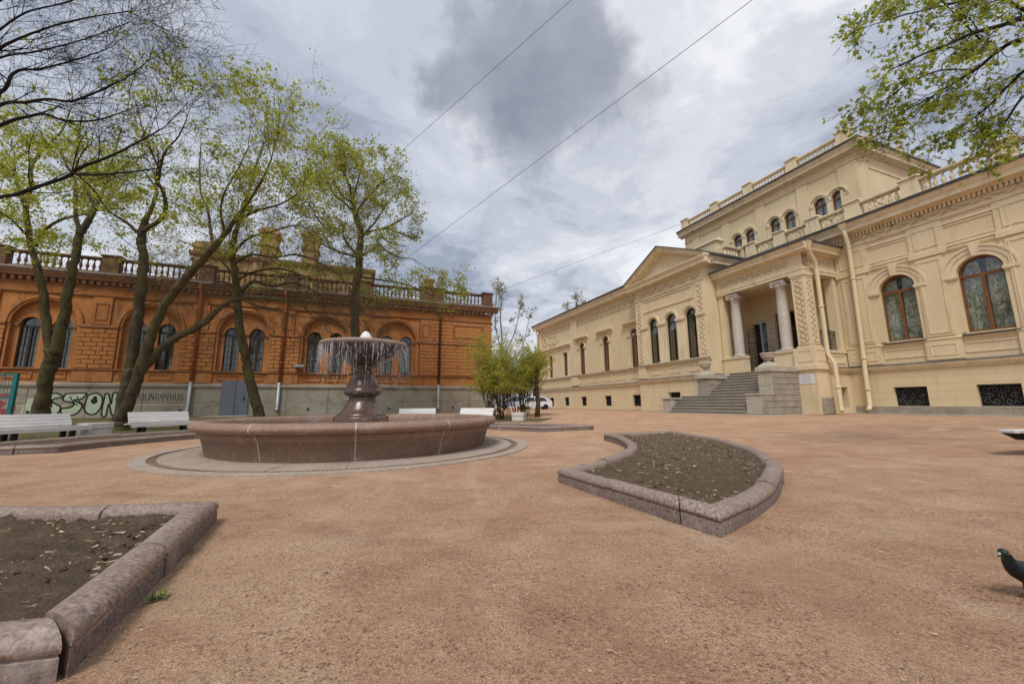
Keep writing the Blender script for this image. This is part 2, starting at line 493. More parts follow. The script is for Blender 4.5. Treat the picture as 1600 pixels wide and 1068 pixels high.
MATS['paint_yellow'] = mottled('faded_yellow_stripe', (0.52, 0.43, 0.24), 0.25, 3, 0.85, 30, 0)

MATS['white_wood'] = mottled('white_painted_wood', (0.71, 0.70, 0.69), 0.10, 2.5, 0.6, 40, 0.003, (0.42, 0.38, 0.33), 0.3, 0, (0.6, 0.6, 5))
MATS['white_box'] = mottled('white_painted_concrete', (0.64, 0.61, 0.57), 0.12, 3, 0.8, 40, 0.004, (0.40, 0.35, 0.29))
MATS['black_iron'] = mottled('black_leg_iron', (0.018, 0.018, 0.018), 0.3, 5, 0.6, 60, 0.002)
MATS['slab'] = mottled('concrete_slab', (0.46, 0.44, 0.38), 0.2, 2, 0.9, 30, 0.006, (0.28, 0.25, 0.2))
MATS['teal'] = mottled('teal_painted_steel', (0.02, 0.17, 0.165), 0.2, 3, 0.5, 30, 0.002)
MATS['wire'] = mottled('black_cable', (0.03, 0.03, 0.033), 0.1, 3, 0.7, 30, 0)


def bark(name, base, moss=0.0):
    n = NT(name)
    v = n.noise(9, 7, 0.7, 0.6, (1, 1, 0.25))
    c = n.ramp(v, [(0.3, tuple(x * 0.35 for x in base)), (0.55, base), (0.75, tuple(x * 1.6 for x in base))])
    if moss:
        c = n.mix(n.ramp(n.noise(1.6, 6, 0.7), [(0.46, 0.0), (0.62, moss)]), c, (0.11, 0.115, 0.03))
    n.bump(v, 0.05, 0.9)
    return n.set(c, 0.95, 0.1)


MATS['bark'] = bark('grey_brown_bark', (0.105, 0.082, 0.055), 0.7)
MATS['bark_dark'] = bark('dark_bark', (0.035, 0.03, 0.028))
MATS['bark_twig'] = bark('brown_twigs', (0.13, 0.098, 0.06), 0.25)


def leafm(name, a, b, c3, trans=0.35):
    n = NT(name)
    n.set(n.ramp(n.isl, [(0.0, a), (0.5, b), (1.0, c3)]), 0.6, 0.25)
    t = n.n('ShaderNodeBsdfTranslucent')
    n.l(n.ramp(n.isl, [(0.0, tuple(x * 1.2 for x in a)), (0.5, tuple(x * 1.2 for x in b)), (1.0, tuple(x * 1.2 for x in c3))]), t.inputs[0])
    m = n.n('ShaderNodeMixShader')
    m.inputs[0].default_value = trans
    n.l(n.b.outputs[0], m.inputs[1])
    n.l(t.outputs[0], m.inputs[2])
    n.l(m.outputs[0], n.out.inputs[0])
    return n.m


MATS['leaf_spring'] = leafm('young_yellow_green_leaf', (0.25, 0.31, 0.035), (0.38, 0.42, 0.05), (0.52, 0.49, 0.08), 0.55)
MATS['leaf_olive'] = leafm('olive_spring_leaf', (0.21, 0.245, 0.04), (0.31, 0.335, 0.06), (0.45, 0.42, 0.10), 0.55)
MATS['leaf_maple'] = leafm('maple_leaf', (0.17, 0.23, 0.035), (0.29, 0.345, 0.05), (0.42, 0.42, 0.07), 0.6)
MATS['leaf_willow'] = leafm('willow_leaf', (0.30, 0.32, 0.045), (0.43, 0.43, 0.065), (0.54, 0.49, 0.10), 0.55)
MATS['leaf_far'] = leafm('far_tree_leaf', (0.17, 0.17, 0.09), (0.25, 0.24, 0.11), (0.33, 0.30, 0.14), 0.5)

n = NT('water_surface')
n.b.inputs['Transmission Weight'].default_value = 0.55
n.b.inputs['IOR'].default_value = 1.33
n.bump(n.math('ADD', n.noise(5, 4), n.noise(22, 3)), 0.02, 0.6)
MATS['water'] = n.set((0.30, 0.34, 0.34), 0.08, 0.5)
n = NT('falling_water')
tr = n.n('ShaderNodeBsdfTransparent')
ms = n.n('ShaderNodeMixShader')
n.set((0.70, 0.71, 0.73), 0.25, 0.5)
n.l(n.ramp(n.noise(14, 4, 0.7, 0, (1, 1, 0.25)), [(0.42, 0.0), (0.62, 0.62)]), ms.inputs[0])
n.l(tr.outputs[0], ms.inputs[1])
n.l(n.b.outputs[0], ms.inputs[2])
n.l(ms.outputs[0], n.out.inputs[0])
MATS['fall'] = n.m
n = NT('foam')
n.b.inputs['Subsurface Weight'].default_value = 0.3
n.bump(n.noise(18, 6, 0.7), 0.05, 1)
MATS['foam'] = n.set((0.86, 0.88, 0.90), 0.5, 0.4)

MATS['car_white'] = mottled('white_van_paint', (0.68, 0.70, 0.73), 0.05, 2, 0.3, 40, 0, None, 0.5)
MATS['car_blue'] = mottled('grey_blue_car_paint', (0.22, 0.27, 0.36), 0.08, 2, 0.3, 40, 0, None, 0.5)
MATS['car_glass'] = mottled('dark_car_glass', (0.02, 0.023, 0.028), 0.1, 2, 0.08, 40, 0, None, 0.6)
MATS['rubber'] = mottled('tyre_rubber', (0.02, 0.02, 0.02), 0.2, 4, 0.85, 40, 0.002)
MATS['lamp_red'] = mottled('red_tail_lamp', (0.3, 0.02, 0.015), 0.1, 4, 0.3, 40, 0)
MATS['far_wall'] = mottled('pale_far_plaster', (0.60, 0.585, 0.55), 0.1, 0.5, 0.9, 10, 0.005)
MATS['pigeon'] = mottled('dark_slate_feathers', (0.022, 0.024, 0.032), 0.4, 9, 0.55, 90, 0.003)
MATS['pigeon_wing'] = mottled('blue_grey_feathers', (0.13, 0.14, 0.17), 0.35, 14, 0.6, 90, 0.003)
MATS['pigeon_neck'] = mottled('greenish_neck_feathers', (0.016, 0.03, 0.026), 0.4, 12, 0.35, 90, 0.003)
MATS['beak'] = mottled('pale_cere', (0.5, 0.48, 0.46), 0.2, 30, 0.6, 90, 0)
MATS['leg_red'] = mottled('red_bird_leg', (0.25, 0.06, 0.05), 0.2, 30, 0.6, 90, 0)
MATS['eye'] = mottled('orange_eye', (0.35, 0.10, 0.02), 0.1, 30, 0.2, 90, 0)


# ------------------------------------------------------------------ mesh helpers
class MB:
    """collects shapes; points are (s along, d outward, z up) in a frame, default the object's local x, -y, z"""

    def __init__(s, o=(0, 0), ex=(1, 0), en=(0, -1)):
        s.v, s.f, s.o, s.ex, s.en, s.smooth = [], [], o, ex, en, []

    def T(s, p):
        return (s.o[0] + s.ex[0] * p[0] + s.en[0] * p[1], s.o[1] + s.ex[1] * p[0] + s.en[1] * p[1], p[2])

    def add(s, pts, faces, smooth=False):
        b = len(s.v)
        s.v += [s.T(p) for p in pts]
        s.f += [tuple(b + i for i in f) for f in faces]
        s.smooth += [smooth] * len(faces)

    def raw(s, pts, faces, smooth=False):
        b = len(s.v)
        s.v += [tuple(p) for p in pts]
        s.f += [tuple(b + i for i in f) for f in faces]
        s.smooth += [smooth] * len(faces)

    def box(s, s0, s1, d0, d1, z0, z1):
        s.add([(s0, d0, z0), (s1, d0, z0), (s1, d1, z0), (s0, d1, z0), (s0, d0, z1), (s1, d0, z1), (s1, d1, z1), (s0, d1, z1)],
              [(0, 3, 2, 1), (4, 5, 6, 7), (0, 1, 5, 4), (1, 2, 6, 5), (2, 3, 7, 6), (3, 0, 4, 7)])

    def bevbox(s, s0, s1, d0, d1, z0, z1, b):
        """box whose outer (d1) face is chamfered"""
        s.add([(s0, d0, z0), (s1, d0, z0), (s1, d0, z1), (s0, d0, z1), (s0, d1 - b, z0), (s1, d1 - b, z0), (s1, d1 - b, z1), (s0, d1 - b, z1),
               (s0 + b, d1, z0 + b), (s1 - b, d1, z0 + b), (s1 - b, d1, z1 - b), (s0 + b, d1, z1 - b)],
              [(0, 1, 5, 4), (1, 2, 6, 5), (2, 3, 7, 6), (3, 0, 4, 7), (4, 5, 9, 8), (5, 6, 10, 9), (6, 7, 11, 10), (7, 4, 8, 11), (8, 9, 10, 11)])

    def quad(s, a, b, c, d):
        s.add([a, b, c, d], [(0, 1, 2, 3)])

    def profile(s, prof, s0, s1, caps=True):
        """prof: list of (d, z) swept along s"""
        k = len(prof)
        s.add([(s0, d, z) for d, z in prof] + [(s1, d, z) for d, z in prof],
              [(i, (i + 1), k + i + 1, k + i) for i in range(k - 1)] + ([tuple(range(k)), tuple(range(2 * k - 1, k - 1, -1))] if caps else []))

    def lathe(s, prof, c=(0, 0), seg=24, a0=0, a1=2 * PI, smooth=True):
        full = abs(a1 - a0 - 2 * PI) < 1e-6
        m = seg if full else seg + 1
        pts = []
        for r, z in prof:
            for i in range(m):
                a = a0 + (a1 - a0) * i / seg
                pts.append((c[0] + r * math.cos(a), c[1] + r * math.sin(a), z))
        fs = []
        for j in range(len(prof) - 1):
            for i in range(seg):
                i2 = (i + 1) % m
                fs.append((j * m + i, j * m + i2, (j + 1) * m + i2, (j + 1) * m + i))
        s.add(pts, fs, smooth)

    def tube(s, pts, rad, seg=6, caps=True, raw=False):
        pts = [Vector(p) for p in pts]
        k = len(pts)
        rs = rad if isinstance(rad, (list, tuple)) else [rad] * k
        out, fs = [], []
        t = (pts[1] - pts[0]).normalized()
        up = Vector((0, 0, 1)) if abs(t.z) < 0.9 else Vector((1, 0, 0))
        nrm = t.cross(up).normalized()
        for i in range(k):
            t = (pts[min(i + 1, k - 1)] - pts[max(i - 1, 0)])
            if t.length < 1e-9:
                t = Vector((0, 0, 1))
            t.normalize()
            nrm = (nrm - t * nrm.dot(t))
            if nrm.length < 1e-6:
                nrm = t.orthogonal()
            nrm.normalize()
            bn = t.cross(nrm)
            for j in range(seg):
                a = 2 * PI * j / seg
                out.append(pts[i] + nrm * (rs[i] * math.cos(a)) + bn * (rs[i] * math.sin(a)))
        for i in range(k - 1):
            for j in range(seg):
                j2 = (j + 1) % seg
                fs.append((i * seg + j, i * seg + j2, (i + 1) * seg + j2, (i + 1) * seg + j))
        if caps:
            fs.append(tuple(range(seg - 1, -1, -1)))
            fs.append(tuple((k - 1) * seg + j for j in range(seg)))
        (s.raw if raw else s.add)([tuple(p) for p in out], fs, True)

    def band(s, c, r0, r1, a0, a1, d0, d1, seg=14, zc=0.0):
        """arched band in the s-z plane about c=(s, z), between radii, from d0 to d1"""
        pts, fs = [], []
        for i in range(seg + 1):
            a = a0 + (a1 - a0) * i / seg
            ca, sa = math.cos(a), math.sin(a)
            for r, d in ((r0, d0), (r0, d1), (r1, d1), (r1, d0)):
                pts.append((c[0] + r * ca, d, c[1] + r * sa))
        for i in range(seg):
            for j in range(4):
                j2 = (j + 1) % 4
                fs.append((i * 4 + j, i * 4 + j2, i * 4 + 4 + j2, i * 4 + 4 + j))
        fs.append((0, 1, 2, 3))
        fs.append((seg * 4 + 3, seg * 4 + 2, seg * 4 + 1, seg * 4))
        s.add(pts, fs)

    def wall(s, s0, s1, z0, z1, d, ops, depth=0.3, seg=12, reveal=True):
        """flat wall with openings (sc, w, zb, zs, arch); reveals go depth inwards"""
        x = s0
        for (sc, w_, zb, zs, arch) in sorted(ops):
            a, b = sc - w_ / 2, sc + w_ / 2
            if a > x + 1e-5:
                s.quad((x, d, z0), (a, d, z0), (a, d, z1), (x, d, z1))
            if zb > z0 + 1e-5:
                s.quad((a, d, z0), (b, d, z0), (b, d, zb), (a, d, zb))
            if arch:
                r_ = w_ / 2
                ar = [(sc - r_ * math.cos(PI * i / seg), zs + r_ * math.sin(PI * i / seg)) for i in range(seg + 1)]
            else:
                ar = [(a, zs), (b, zs)]
            for (p, q) in zip(ar, ar[1:]):
                s.quad((p[0], d, p[1]), (q[0], d, q[1]), (q[0], d, z1), (p[0], d, z1))
            if reveal:
                e = d - depth
                loop = [(a, zb)] + ar + [(b, zb)]
                loop.append(loop[0])
                for (p, q) in zip(loop, loop[1:]):
                    if abs(p[0] - q[0]) + abs(p[1] - q[1]) > 1e-6:
                        s.quad((p[0], d, p[1]), (q[0], d, q[1]), (q[0], e, q[1]), (p[0], e, p[1]))
            x = b
        if s1 > x + 1e-5:
            s.quad((x, d, z0), (s1, d, z0), (s1, d, z1), (x, d, z1))

    def mesh(s, name):
        me = bpy.data.meshes.new(name)
        me.from_pydata(s.v, [], s.f)
        if any(s.smooth):
            me.polygons.foreach_set('use_smooth', s.smooth)
        me.update()
        return me


NOSPLIT = {'kerb_stone', 'basin_segment', 'wall', 'recessed_wall', 'upper_wall', 'plinth_wall', 'cornice', 'carved_relief', 'carved_frieze', 'trunk', 'stems', 'graffiti', 'graffiti_outline', 'window_grille', 'iron_railing', 'gate', 'leaf', 'wire_mesh', 'urn_base', 'capital'}


def clusters(mb):
    """groups of faces whose bounding boxes touch: separate pieces become separate objects"""
    n_ = len(mb.v)
    pa = list(range(n_))

    def fi(i):
        while pa[i] != i:
            pa[i] = pa[pa[i]]
            i = pa[i]
        return i
    for f in mb.f:
        a = fi(f[0])
        for i in f[1:]:
            pa[fi(i)] = a
    isl = {}
    for i in range(n_):
        isl.setdefault(fi(i), []).append(i)
    if len(isl) < 2 or len(isl) > 220:
        return None
    keys = list(isl)
    bb = []
    for k in keys:
        c = [mb.v[i] for i in isl[k]]
        bb.append([(min(p[a] for p in c) - .012, max(p[a] for p in c) + .012) for a in range(3)])
    q = list(range(len(keys)))

    def fq(i):
        while q[i] != i:
            q[i] = q[q[i]]
            i = q[i]
        return i
    for i in range(len(keys)):
        for j in range(i):
            if all(bb[i][a][0] <= bb[j][a][1] and bb[j][a][0] <= bb[i][a][1] for a in range(3)):
                q[fq(i)] = fq(j)
    grp = {}
    for i, k in enumerate(keys):
        grp.setdefault(fq(i), set()).update(isl[k])
    return list(grp.values()) if len(grp) > 1 else None


def obj(name, mesh_or_mb, mat, parent=None, loc=None, rz=None, kind=None):
    if isinstance(mesh_or_mb, MB) and parent is not None and not kind and name not in NOSPLIT:
        cl_ = clusters(mesh_or_mb)
        if cl_:
            first = None
            for vs_ in cl_:
                sub = MB()
                idx = {v: i for i, v in enumerate(sorted(vs_))}
                sub.v = [mesh_or_mb.v[v] for v in sorted(vs_)]
                for f, sm in zip(mesh_or_mb.f, mesh_or_mb.smooth):
                    if f[0] in idx:
                        sub.f.append(tuple(idx[i] for i in f))
                        sub.smooth.append(sm)
                o = obj(name, sub.mesh(name), mat, parent, loc, rz)
                first = first or o
            return first
    me = mesh_or_mb.mesh(name) if isinstance(mesh_or_mb, MB) else mesh_or_mb
    if mat is not None and len(me.materials) == 0:
        me.materials.append(MATS[mat])
    o = bpy.data.objects.new(name, me)
    COL.objects.link(o)
    if parent is not None:
        o.parent = parent
    if loc is not None:
        o.location = loc
    if rz is not None:
        o.rotation_euler = (0, 0, rz)
    if kind:
        o['kind'] = kind
    return o


def tag(o, label, cat, group=None):
    o['label'] = label
    o['category'] = cat
    if group:
        o['group'] = group
    return o


def thing(name, label, cat, loc=(0, 0, 0), rz=0.0, group=None):
    o = bpy.data.objects.new(name, None)
    o.empty_display_size = 0.3
    COL.objects.link(o)
    o.location = loc
    o.rotation_euler = (0, 0, rz)
    return tag(o, label, cat, group)


def kids(o):
    return [c for c in COL.objects if c.parent == o]


def dup(root, label, loc, rz=0.0):
    r_ = root.copy()
    COL.objects.link(r_)
    r_.location = loc
    r_.rotation_euler = (0, 0, rz)
    r_['label'] = label
    for ch in kids(root):
        c = ch.copy()
        COL.objects.link(c)
        c.parent = r_
        for g in kids(ch):
            e = g.copy()
            COL.objects.link(e)
            e.parent = c
    return r_


# ------------------------------------------------------------------ ground
FX, FY = -3.56, 9.33                      # fountain centre


def ss(x):
    x = max(0.0, min(1.0, x))
    return x * x * (3 - 2 * x)


def gz(x, y):
    """the yard is a shallow dish: flat round the fountain, a little higher at the buildings"""
    return 0.30 * ss((math.hypot(x - FX, y - FY) - 10.3) / 7.5)


def axis(lo, hi, far, step):
    a = list(np.arange(lo, hi + 1e-6, step))
    l_, h_, d = [], [], step
    x = lo
    while x > -far:
        d *= 1.35
        x -= d
        l_.append(x)
    x, d = hi, step
    while x < far:
        d *= 1.35
        x += d
        h_.append(x)
    return l_[::-1] + a + h_


from mathutils import noise as mnoise


def refine(a, lo, hi, k):
    out = []
    for p_, q_ in zip(a, a[1:]):
        m_ = k if lo <= p_ < hi else 1
        out += [p_ + (q_ - p_) * i / m_ for i in range(m_)]
    return out + [a[-1]]


xs = refine(axis(-21.9, 21.9, 900, 0.3), -6, 8, 4)
ys = refine(axis(-2.1, 42, 900, 0.3), -.1, 9, 4)


def gdent(x, y):
    """footprints and wheel ruts: shallow dents fading out by the paving and with distance"""
    f = ss((math.hypot(x - FX, y - FY) - 4.0) / .6) * (1 - ss((math.hypot(x, y) - 9) / 6))
    if f <= 0:
        return 0
    v = mnoise.noise(Vector((x * 1.1, y * 1.1, 0))) * .012 + mnoise.noise(Vector((x * 3.3, y * 3.3, 4))) * .007 + mnoise.noise(Vector((x * 7, y * 7, 9))) * .004
    return (v - .004) * f


vv = [(x, y, gz(x, y) + gdent(x, y)) for y in ys for x in xs]
nx = len(xs)
ff = [(j * nx + i, j * nx + i + 1, (j + 1) * nx + i + 1, (j + 1) * nx + i) for j in range(len(ys) - 1) for i in range(nx - 1)]
g = MB()
g.raw(vv, ff, True)
obj('ground', g, 'gravel', kind='structure')


# ------------------------------------------------------------------ palace (cream, right)
dAx, dAy = -math.sin(YAW), -math.cos(YAW)          # along its facade, towards the viewer
PZ = 0.32
_N0, _U0 = -23.8448, -10.9140
pal_o = Vector((dAx * _U0 + dAy * _N0, dAy * _U0 - dAx * _N0, PZ))   # u = 0 on the right wing's wall plane
PAL_RZ = math.atan2(dAy, dAx)
palace = thing('palace', 'long cream stucco palace with columned porch, pediment and balustraded roof', 'palace', pal_o, PAL_RZ)


def part(name, mb, mat, parent=palace, kind=None):
    return obj(name, mb, mat, parent, kind=kind)


def pal_world(u, n_, z):
    c, s_ = math.cos(PAL_RZ), math.sin(PAL_RZ)
    return Vector((pal_o.x + c * u + s_ * n_, pal_o.y + s_ * u - c * n_, PZ + z))


def window(parent, sc, w_, zb, zs, arch, d, style, fr=None, cur='lace', mull=True, wood='wood', seg=12):
    """frame > glazing bars; pane and curtain behind it, set at outward position d in frame fr"""
    K = dict(o=fr[0], ex=fr[1], en=fr[2]) if fr else {}
    r_ = w_ / 2
    m = MB(**K)
    t = 0.075 if style != 'small' else 0.05
    a, b = sc - r_, sc + r_
    m.box(a, a + t, d - 0.08, d, zb, zs)
    m.box(b - t, b, d - 0.08, d, zb, zs)
    m.box(a + t, b - t, d - 0.08, d, zb, zb + t * 1.2)
    if arch:
        m.band((sc, zs), r_ - t, r_, 0, PI, d - 0.08, d, seg)
        m.box(a + t, b - t, d - 0.075, d + 0.012, zs - 0.16, zs - 0.05)
    else:
        m.box(a + t, b - t, d - 0.08, d, zs - t, zs)
        m.box(a + t, b - t, d - 0.075, d + 0.012, zb + (zs - zb) * 0.68, zb + (zs - zb) * 0.68 + 0.09)
    if mull:
        m.box(sc - 0.055, sc + 0.055, d - 0.07, d + 0.016, zb + t * 1.2, zs - 0.16 if arch else zs - t)
    fo = obj('window', m, wood, parent)
    pm = MB(**K)
    ar = [(sc - (r_ - t * .5) * math.cos(PI * i / seg), zs + (r_ - t * .5) * math.sin(PI * i / seg)) for i in range(seg + 1)] if arch else [(a, zs), (b, zs)]
    pm.add([(a, d - 0.045, zb)] + [(x, d - 0.045, z) for x, z in ar] + [(b, d - 0.045, zb)], [tuple(range(len(ar) + 1, -1, -1))])
    obj('pane', pm, 'glass', fo)
    cm = MB(**K)
    zt = zs + (r_ * 0.75 if arch else 0)
    for side in (-1, 1):
        k, pts, fs = 9, [], []
        for j in range(7):
            z = zb + 0.02 + (zt - zb - 0.02) * j / 6
            open_ = 0.10 + 0.55 * (abs(j / 6 - 0.15) ** 1.6) if cur in ('lace',) else 0.5
            x_in = sc + side * (0.02 + open_ * r_ * 0.25)
            x_out = sc + side * r_ * 0.98
            if arch and z > zs:
                x_out = sc + side * math.sqrt(max(0.01, r_ * r_ - (z - zs) ** 2)) * 0.97
            for i in range(k + 1):
                x = x_in + (x_out - x_in) * i / k
                pts.append((x, d - 0.16 + 0.025 * math.sin(i * 2.1 + sc), z))
        for j in range(6):
            for i in range(k):
                q = j * (k + 1) + i
                fs.append((q, q + 1, q + k + 2, q + k + 1))
        cm.add(pts, fs, True)
    obj('curtain', cm, cur, fo)
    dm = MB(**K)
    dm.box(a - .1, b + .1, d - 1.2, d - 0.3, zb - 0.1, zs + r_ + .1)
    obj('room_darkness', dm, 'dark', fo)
    return fo


def baluster_mesh(h, r_):
    m = MB()
    m.lathe([(r_ * .8, 0), (r_ * .8, h * .07), (r_ * .45, h * .12), (r_ * .5, h * .18), (r_, h * .36), (r_ * .72, h * .52), (r_ * .38, h * .76), (r_ * .42, h * .86), (r_ * .75, h * .92), (r_ * .75, h)], seg=8)
    return m.mesh('baluster')


BAL = {}


def balustrade(parent, s0, s1, d, z0, h, peds, pw, mat='trim', capm='stone', ph=0.12, fr=None, step=0.235, r_=0.085, skip_rail=False):
    """balustrade with pedestals at the given positions; balusters are sub-parts"""
    K = dict(o=fr[0], ex=fr[1], en=fr[2]) if fr else {}
    m = MB(**K)
    m.box(s0, s1, d - 0.13, d + 0.13, z0, z0 + 0.16)
    rl = obj('balustrade', m, mat, parent)
    m = MB(**K)
    m.profile([(d - .15, z0 + h - .15), (d + .12, z0 + h - .15), (d + .17, z0 + h - .1), (d + .17, z0 + h - .03), (d + .12, z0 + h), (d - .15, z0 + h)], s0, s1)
    obj('rail', m, mat, rl)
    for p_ in peds:
        m = MB(**K)
        m.box(p_ - pw / 2, p_ + pw / 2, d - .24, d + .24, z0 + .002, z0 + h + ph - .1)
        m.box(p_ - pw / 2 - .05, p_ + pw / 2 + .05, d - .29, d + .29, z0 - .004, z0 + .17)
        m.bevbox(p_ - pw / 2 - .07, p_ + pw / 2 + .07, d - .31, d + .31, z0 + h + ph - .1, z0 + h + ph, .03)
        obj('pedestal', m, mat, rl)
    key = (round(h, 3), r_)
    if key not in BAL:
        BAL[key] = baluster_mesh(h - .31, r_)
    me = BAL[key]
    if not me.materials:
        me.materials.append(MATS[mat])
    q = MB(**K)
    x = s0 + step / 2
    while x < s1:
        if all(abs(x - p_) > pw / 2 + .1 for p_ in peds):
            o = obj('baluster', me, None, rl)
            o.location = q.T((x, d, z0 + .16))
        x += step
    return rl


# --- right wing: u -3.2 .. 12, plane n = 0
WC = [0.78, 3.5, 6.22, 8.94, 11.66]
RW0, RW1 = -3.2, 13.0
m = MB()
m.wall(RW0, RW1, 0, 2.2, 0, [(c - .13, 1.2, .38, 1.27, False) for c in WC], .28)
part('plinth_wall', m, 'ashlar')
m = MB()
m.wall(RW0, RW1, 2.2, 9.6, 0, [(c, 1.36, 3.45, 5.95, True) for c in WC], .3, 16)
part('wall', m, 'plaster')
m = MB()
for c in WC:
    m.box(c - .73, c + .47, -.285, -.27, .38, 1.27)
part('basement_darkness', m, 'dark')
m = MB()
m.box(-1.55, RW1, 0, .035, .001, .36)
part('stone_base', m, 'stone')
m = MB()
m.box(-2.35, RW1 + .3, -.05, .55, -.3, .03)
part('kerb', m, 'stone_pale')


def mould(s0, s1, fr=None, n0=0.0, name='string_course', z=0.0, parent=palace):
    K = dict(o=fr[0], ex=fr[1], en=fr[2]) if fr else {}
    m = MB(**K)
    m.profile([(n0 - .02, z + 2.06), (n0 + .05, z + 2.06), (n0 + .07, z + 2.13), (n0 + .13, z + 2.17), (n0 + .16, z + 2.24), (n0 + .16, z + 2.3), (n0 + .09, z + 2.34), (n0 - .02, z + 2.38)], s0, s1)
    o = obj(name, m, 'trim', parent)
    m = MB(**K)
    m.profile([(n0 - .02, z + 2.383), (n0 + .15, z + 2.345), (n0 + .185, z + 2.32), (n0 + .185, z + 2.303), (n0 + .1, z + 2.342)], s0, s1)
    obj('flashing', m, 'sillmetal', parent)
    return o


mould(-1.9, RW1)


def cornice(s0, s1, n0, z, parent=palace, fr=None, scale=1.0, gut=True, dent=True):
    """bed moulding, corona and gutter; z is the soffit height"""
    K = dict(o=fr[0], ex=fr[1], en=fr[2]) if fr else {}
    k = scale
    m = MB(**K)
    m.profile([(n0 - .05, z - .02), (n0 + .1 * k, z - .02), (n0 + .14 * k, z + .06 * k), (n0 + .46 * k, z + .07 * k), (n0 + .46 * k, z + .27 * k), (n0 + .5 * k, z + .3 * k), (n0 + .56 * k, z + .42 * k), (n0 + .60 * k, z + .44 * k), (n0 + .60 * k, z + .50 * k), (n0 - .05, z + .53 * k)], s0, s1)
    obj('cornice', m, 'trim', parent)
    if gut:
        m = MB(**K)
        m.profile([(n0 + .50 * k, z + .50 * k + .003), (n0 + .66 * k, z + .50 * k + .003), (n0 + .70 * k, z + .6 * k), (n0 + .66 * k, z + .64 * k), (n0 + .1, z + .6 * k)], s0 - .02, s1 + .02)
        obj('gutter', m, 'gutter', parent)
    if dent:
        m = MB(**K)
        x = s0 + .05
        while x < s1 - .1:
            m.box(x, x + .085 * k, n0 - .01, n0 + .115 * k, z - .2 * k, z - .025)
            x += .15 * k
        obj('dentils', m, 'trim', parent, kind='stuff')


cornice(RW0 - 6.0, RW1, 0, 9.3)
m = MB()
m.profile([(-.02, 8.62), (.07, 8.62), (.1, 8.7), (.1, 8.76), (-.02, 8.8)], RW0, RW1)
part('frieze_ledge', m, 'trim')

# swag relief: sagging tapered roll with rosettes
_gm = {}


def garland(parent, s, d, z, w_=0.98, h=.27, fr=None):
    key = (w_, h)
    if key not in _gm:
        m = MB()
        pts = [(-w_ / 2 + w_ * i / 10, .02, -h * math.sin(PI * i / 10)) for i in range(11)]
        m.tube(pts, [.02 + .07 * math.sin(PI * i / 10) for i in range(11)], 6)
        pts = [(-w_ / 2 + w_ * i / 8, .012, -h * .12 - h * .38 * math.sin(PI * i / 8)) for i in range(9)]
        m.tube(pts, .018, 4)
        for sx in (-1, 1):
            m.lathe([(.001, -.03), (.05, -.02), (.07, .02), (.03, .05), (.001, .055)], (sx * w_ / 2, .02), 7)
        _gm[key] = m.mesh('garland')
        _gm[key].materials.append(MATS['relief'])
    q = MB(**(dict(o=fr[0], ex=fr[1], en=fr[2]) if fr else {}))
    o = obj('garland', _gm[key], None, parent)
    o.location = q.T((s, d, z))
    if fr:
        o.rotation_euler = (0, 0, math.atan2(fr[1][1], fr[1][0]))
    return o


x = RW0 + .3
while x < RW1 - .4:
    garland(palace, x + .49, .015, 9.06)
    x += .98


def arch_trim(parent, c, w_, zb, zs, d, imp=.42, ro=None, key=True, fr=None, jamb=True):
    K = dict(o=fr[0], ex=fr[1], en=fr[2]) if fr else {}
    r_ = w_ / 2
    ro = ro or r_ + .44
    m = MB(**K)
    m.band((c, zs), r_ + .003, r_ + (ro - r_) * .42, 0, PI, d - .02, d + .05, 18)
    m.band((c, zs), r_ + (ro - r_) * .42, r_ + (ro - r_) * .82, 0, PI, d - .02, d + .085, 18)
    m.band((c, zs), r_ + (ro - r_) * .82, ro, 0, PI, d - .02, d + .13, 18)
    obj('archivolt', m, 'trim', parent)
    for sx in (-1, 1):
        a, b = sorted((c + sx * (r_ - .015), c + sx * (r_ + imp)))
        m = MB(**K)
        m.box(a, b, d - .02, d + .09, zs - .2, zs - .13)
        m.box(a - .02, b + .02, d - .02, d + .14, zs - .128, zs - .004)
        obj('impost', m, 'trim', parent)
        if jamb:
            m = MB(**K)
            m.box(a + .03, b - .03, d - .02, d + .045, zb, zs - .202)
            obj('jamb_strip', m, 'plaster', parent)
    if key:
        m = MB(**K)
        z0, z1 = zs + r_ - .03, zs + ro + .1
        m.add([(c - .09, d - .02, z0), (c + .09, d - .02, z0), (c + .15, d - .02, z1), (c - .15, d - .02, z1), (c - .09, d + .16, z0), (c + .09, d + .16, z0), (c + .15, d + .19, z1), (c - .15, d + .19, z1)],
              [(4, 5, 6, 7), (0, 4, 7, 3), (1, 2, 6, 5), (3, 7, 6, 2), (0, 1, 5, 4)])
        obj('keystone', m, 'trim', parent)


def frame_panel(parent, s0, s1, z0, z1, d, t=.07, pr=.035, inset=True, fr=None, name='panel', mat='trim'):
    """raised moulding frame"""
    K = dict(o=fr[0], ex=fr[1], en=fr[2]) if fr else {}
    m = MB(**K)
    m.box(s0, s1, d - .01, d + pr, z1 - t, z1)
    m.box(s0, s1, d - .01, d + pr, z0, z0 + t)
    m.box(s0, s0 + t, d - .01, d + pr - .002, z0 + t, z1 - t)
    m.box(s1 - t, s1, d - .01, d + pr - .002, z0 + t, z1 - t)
    return obj(name, m, mat, parent)


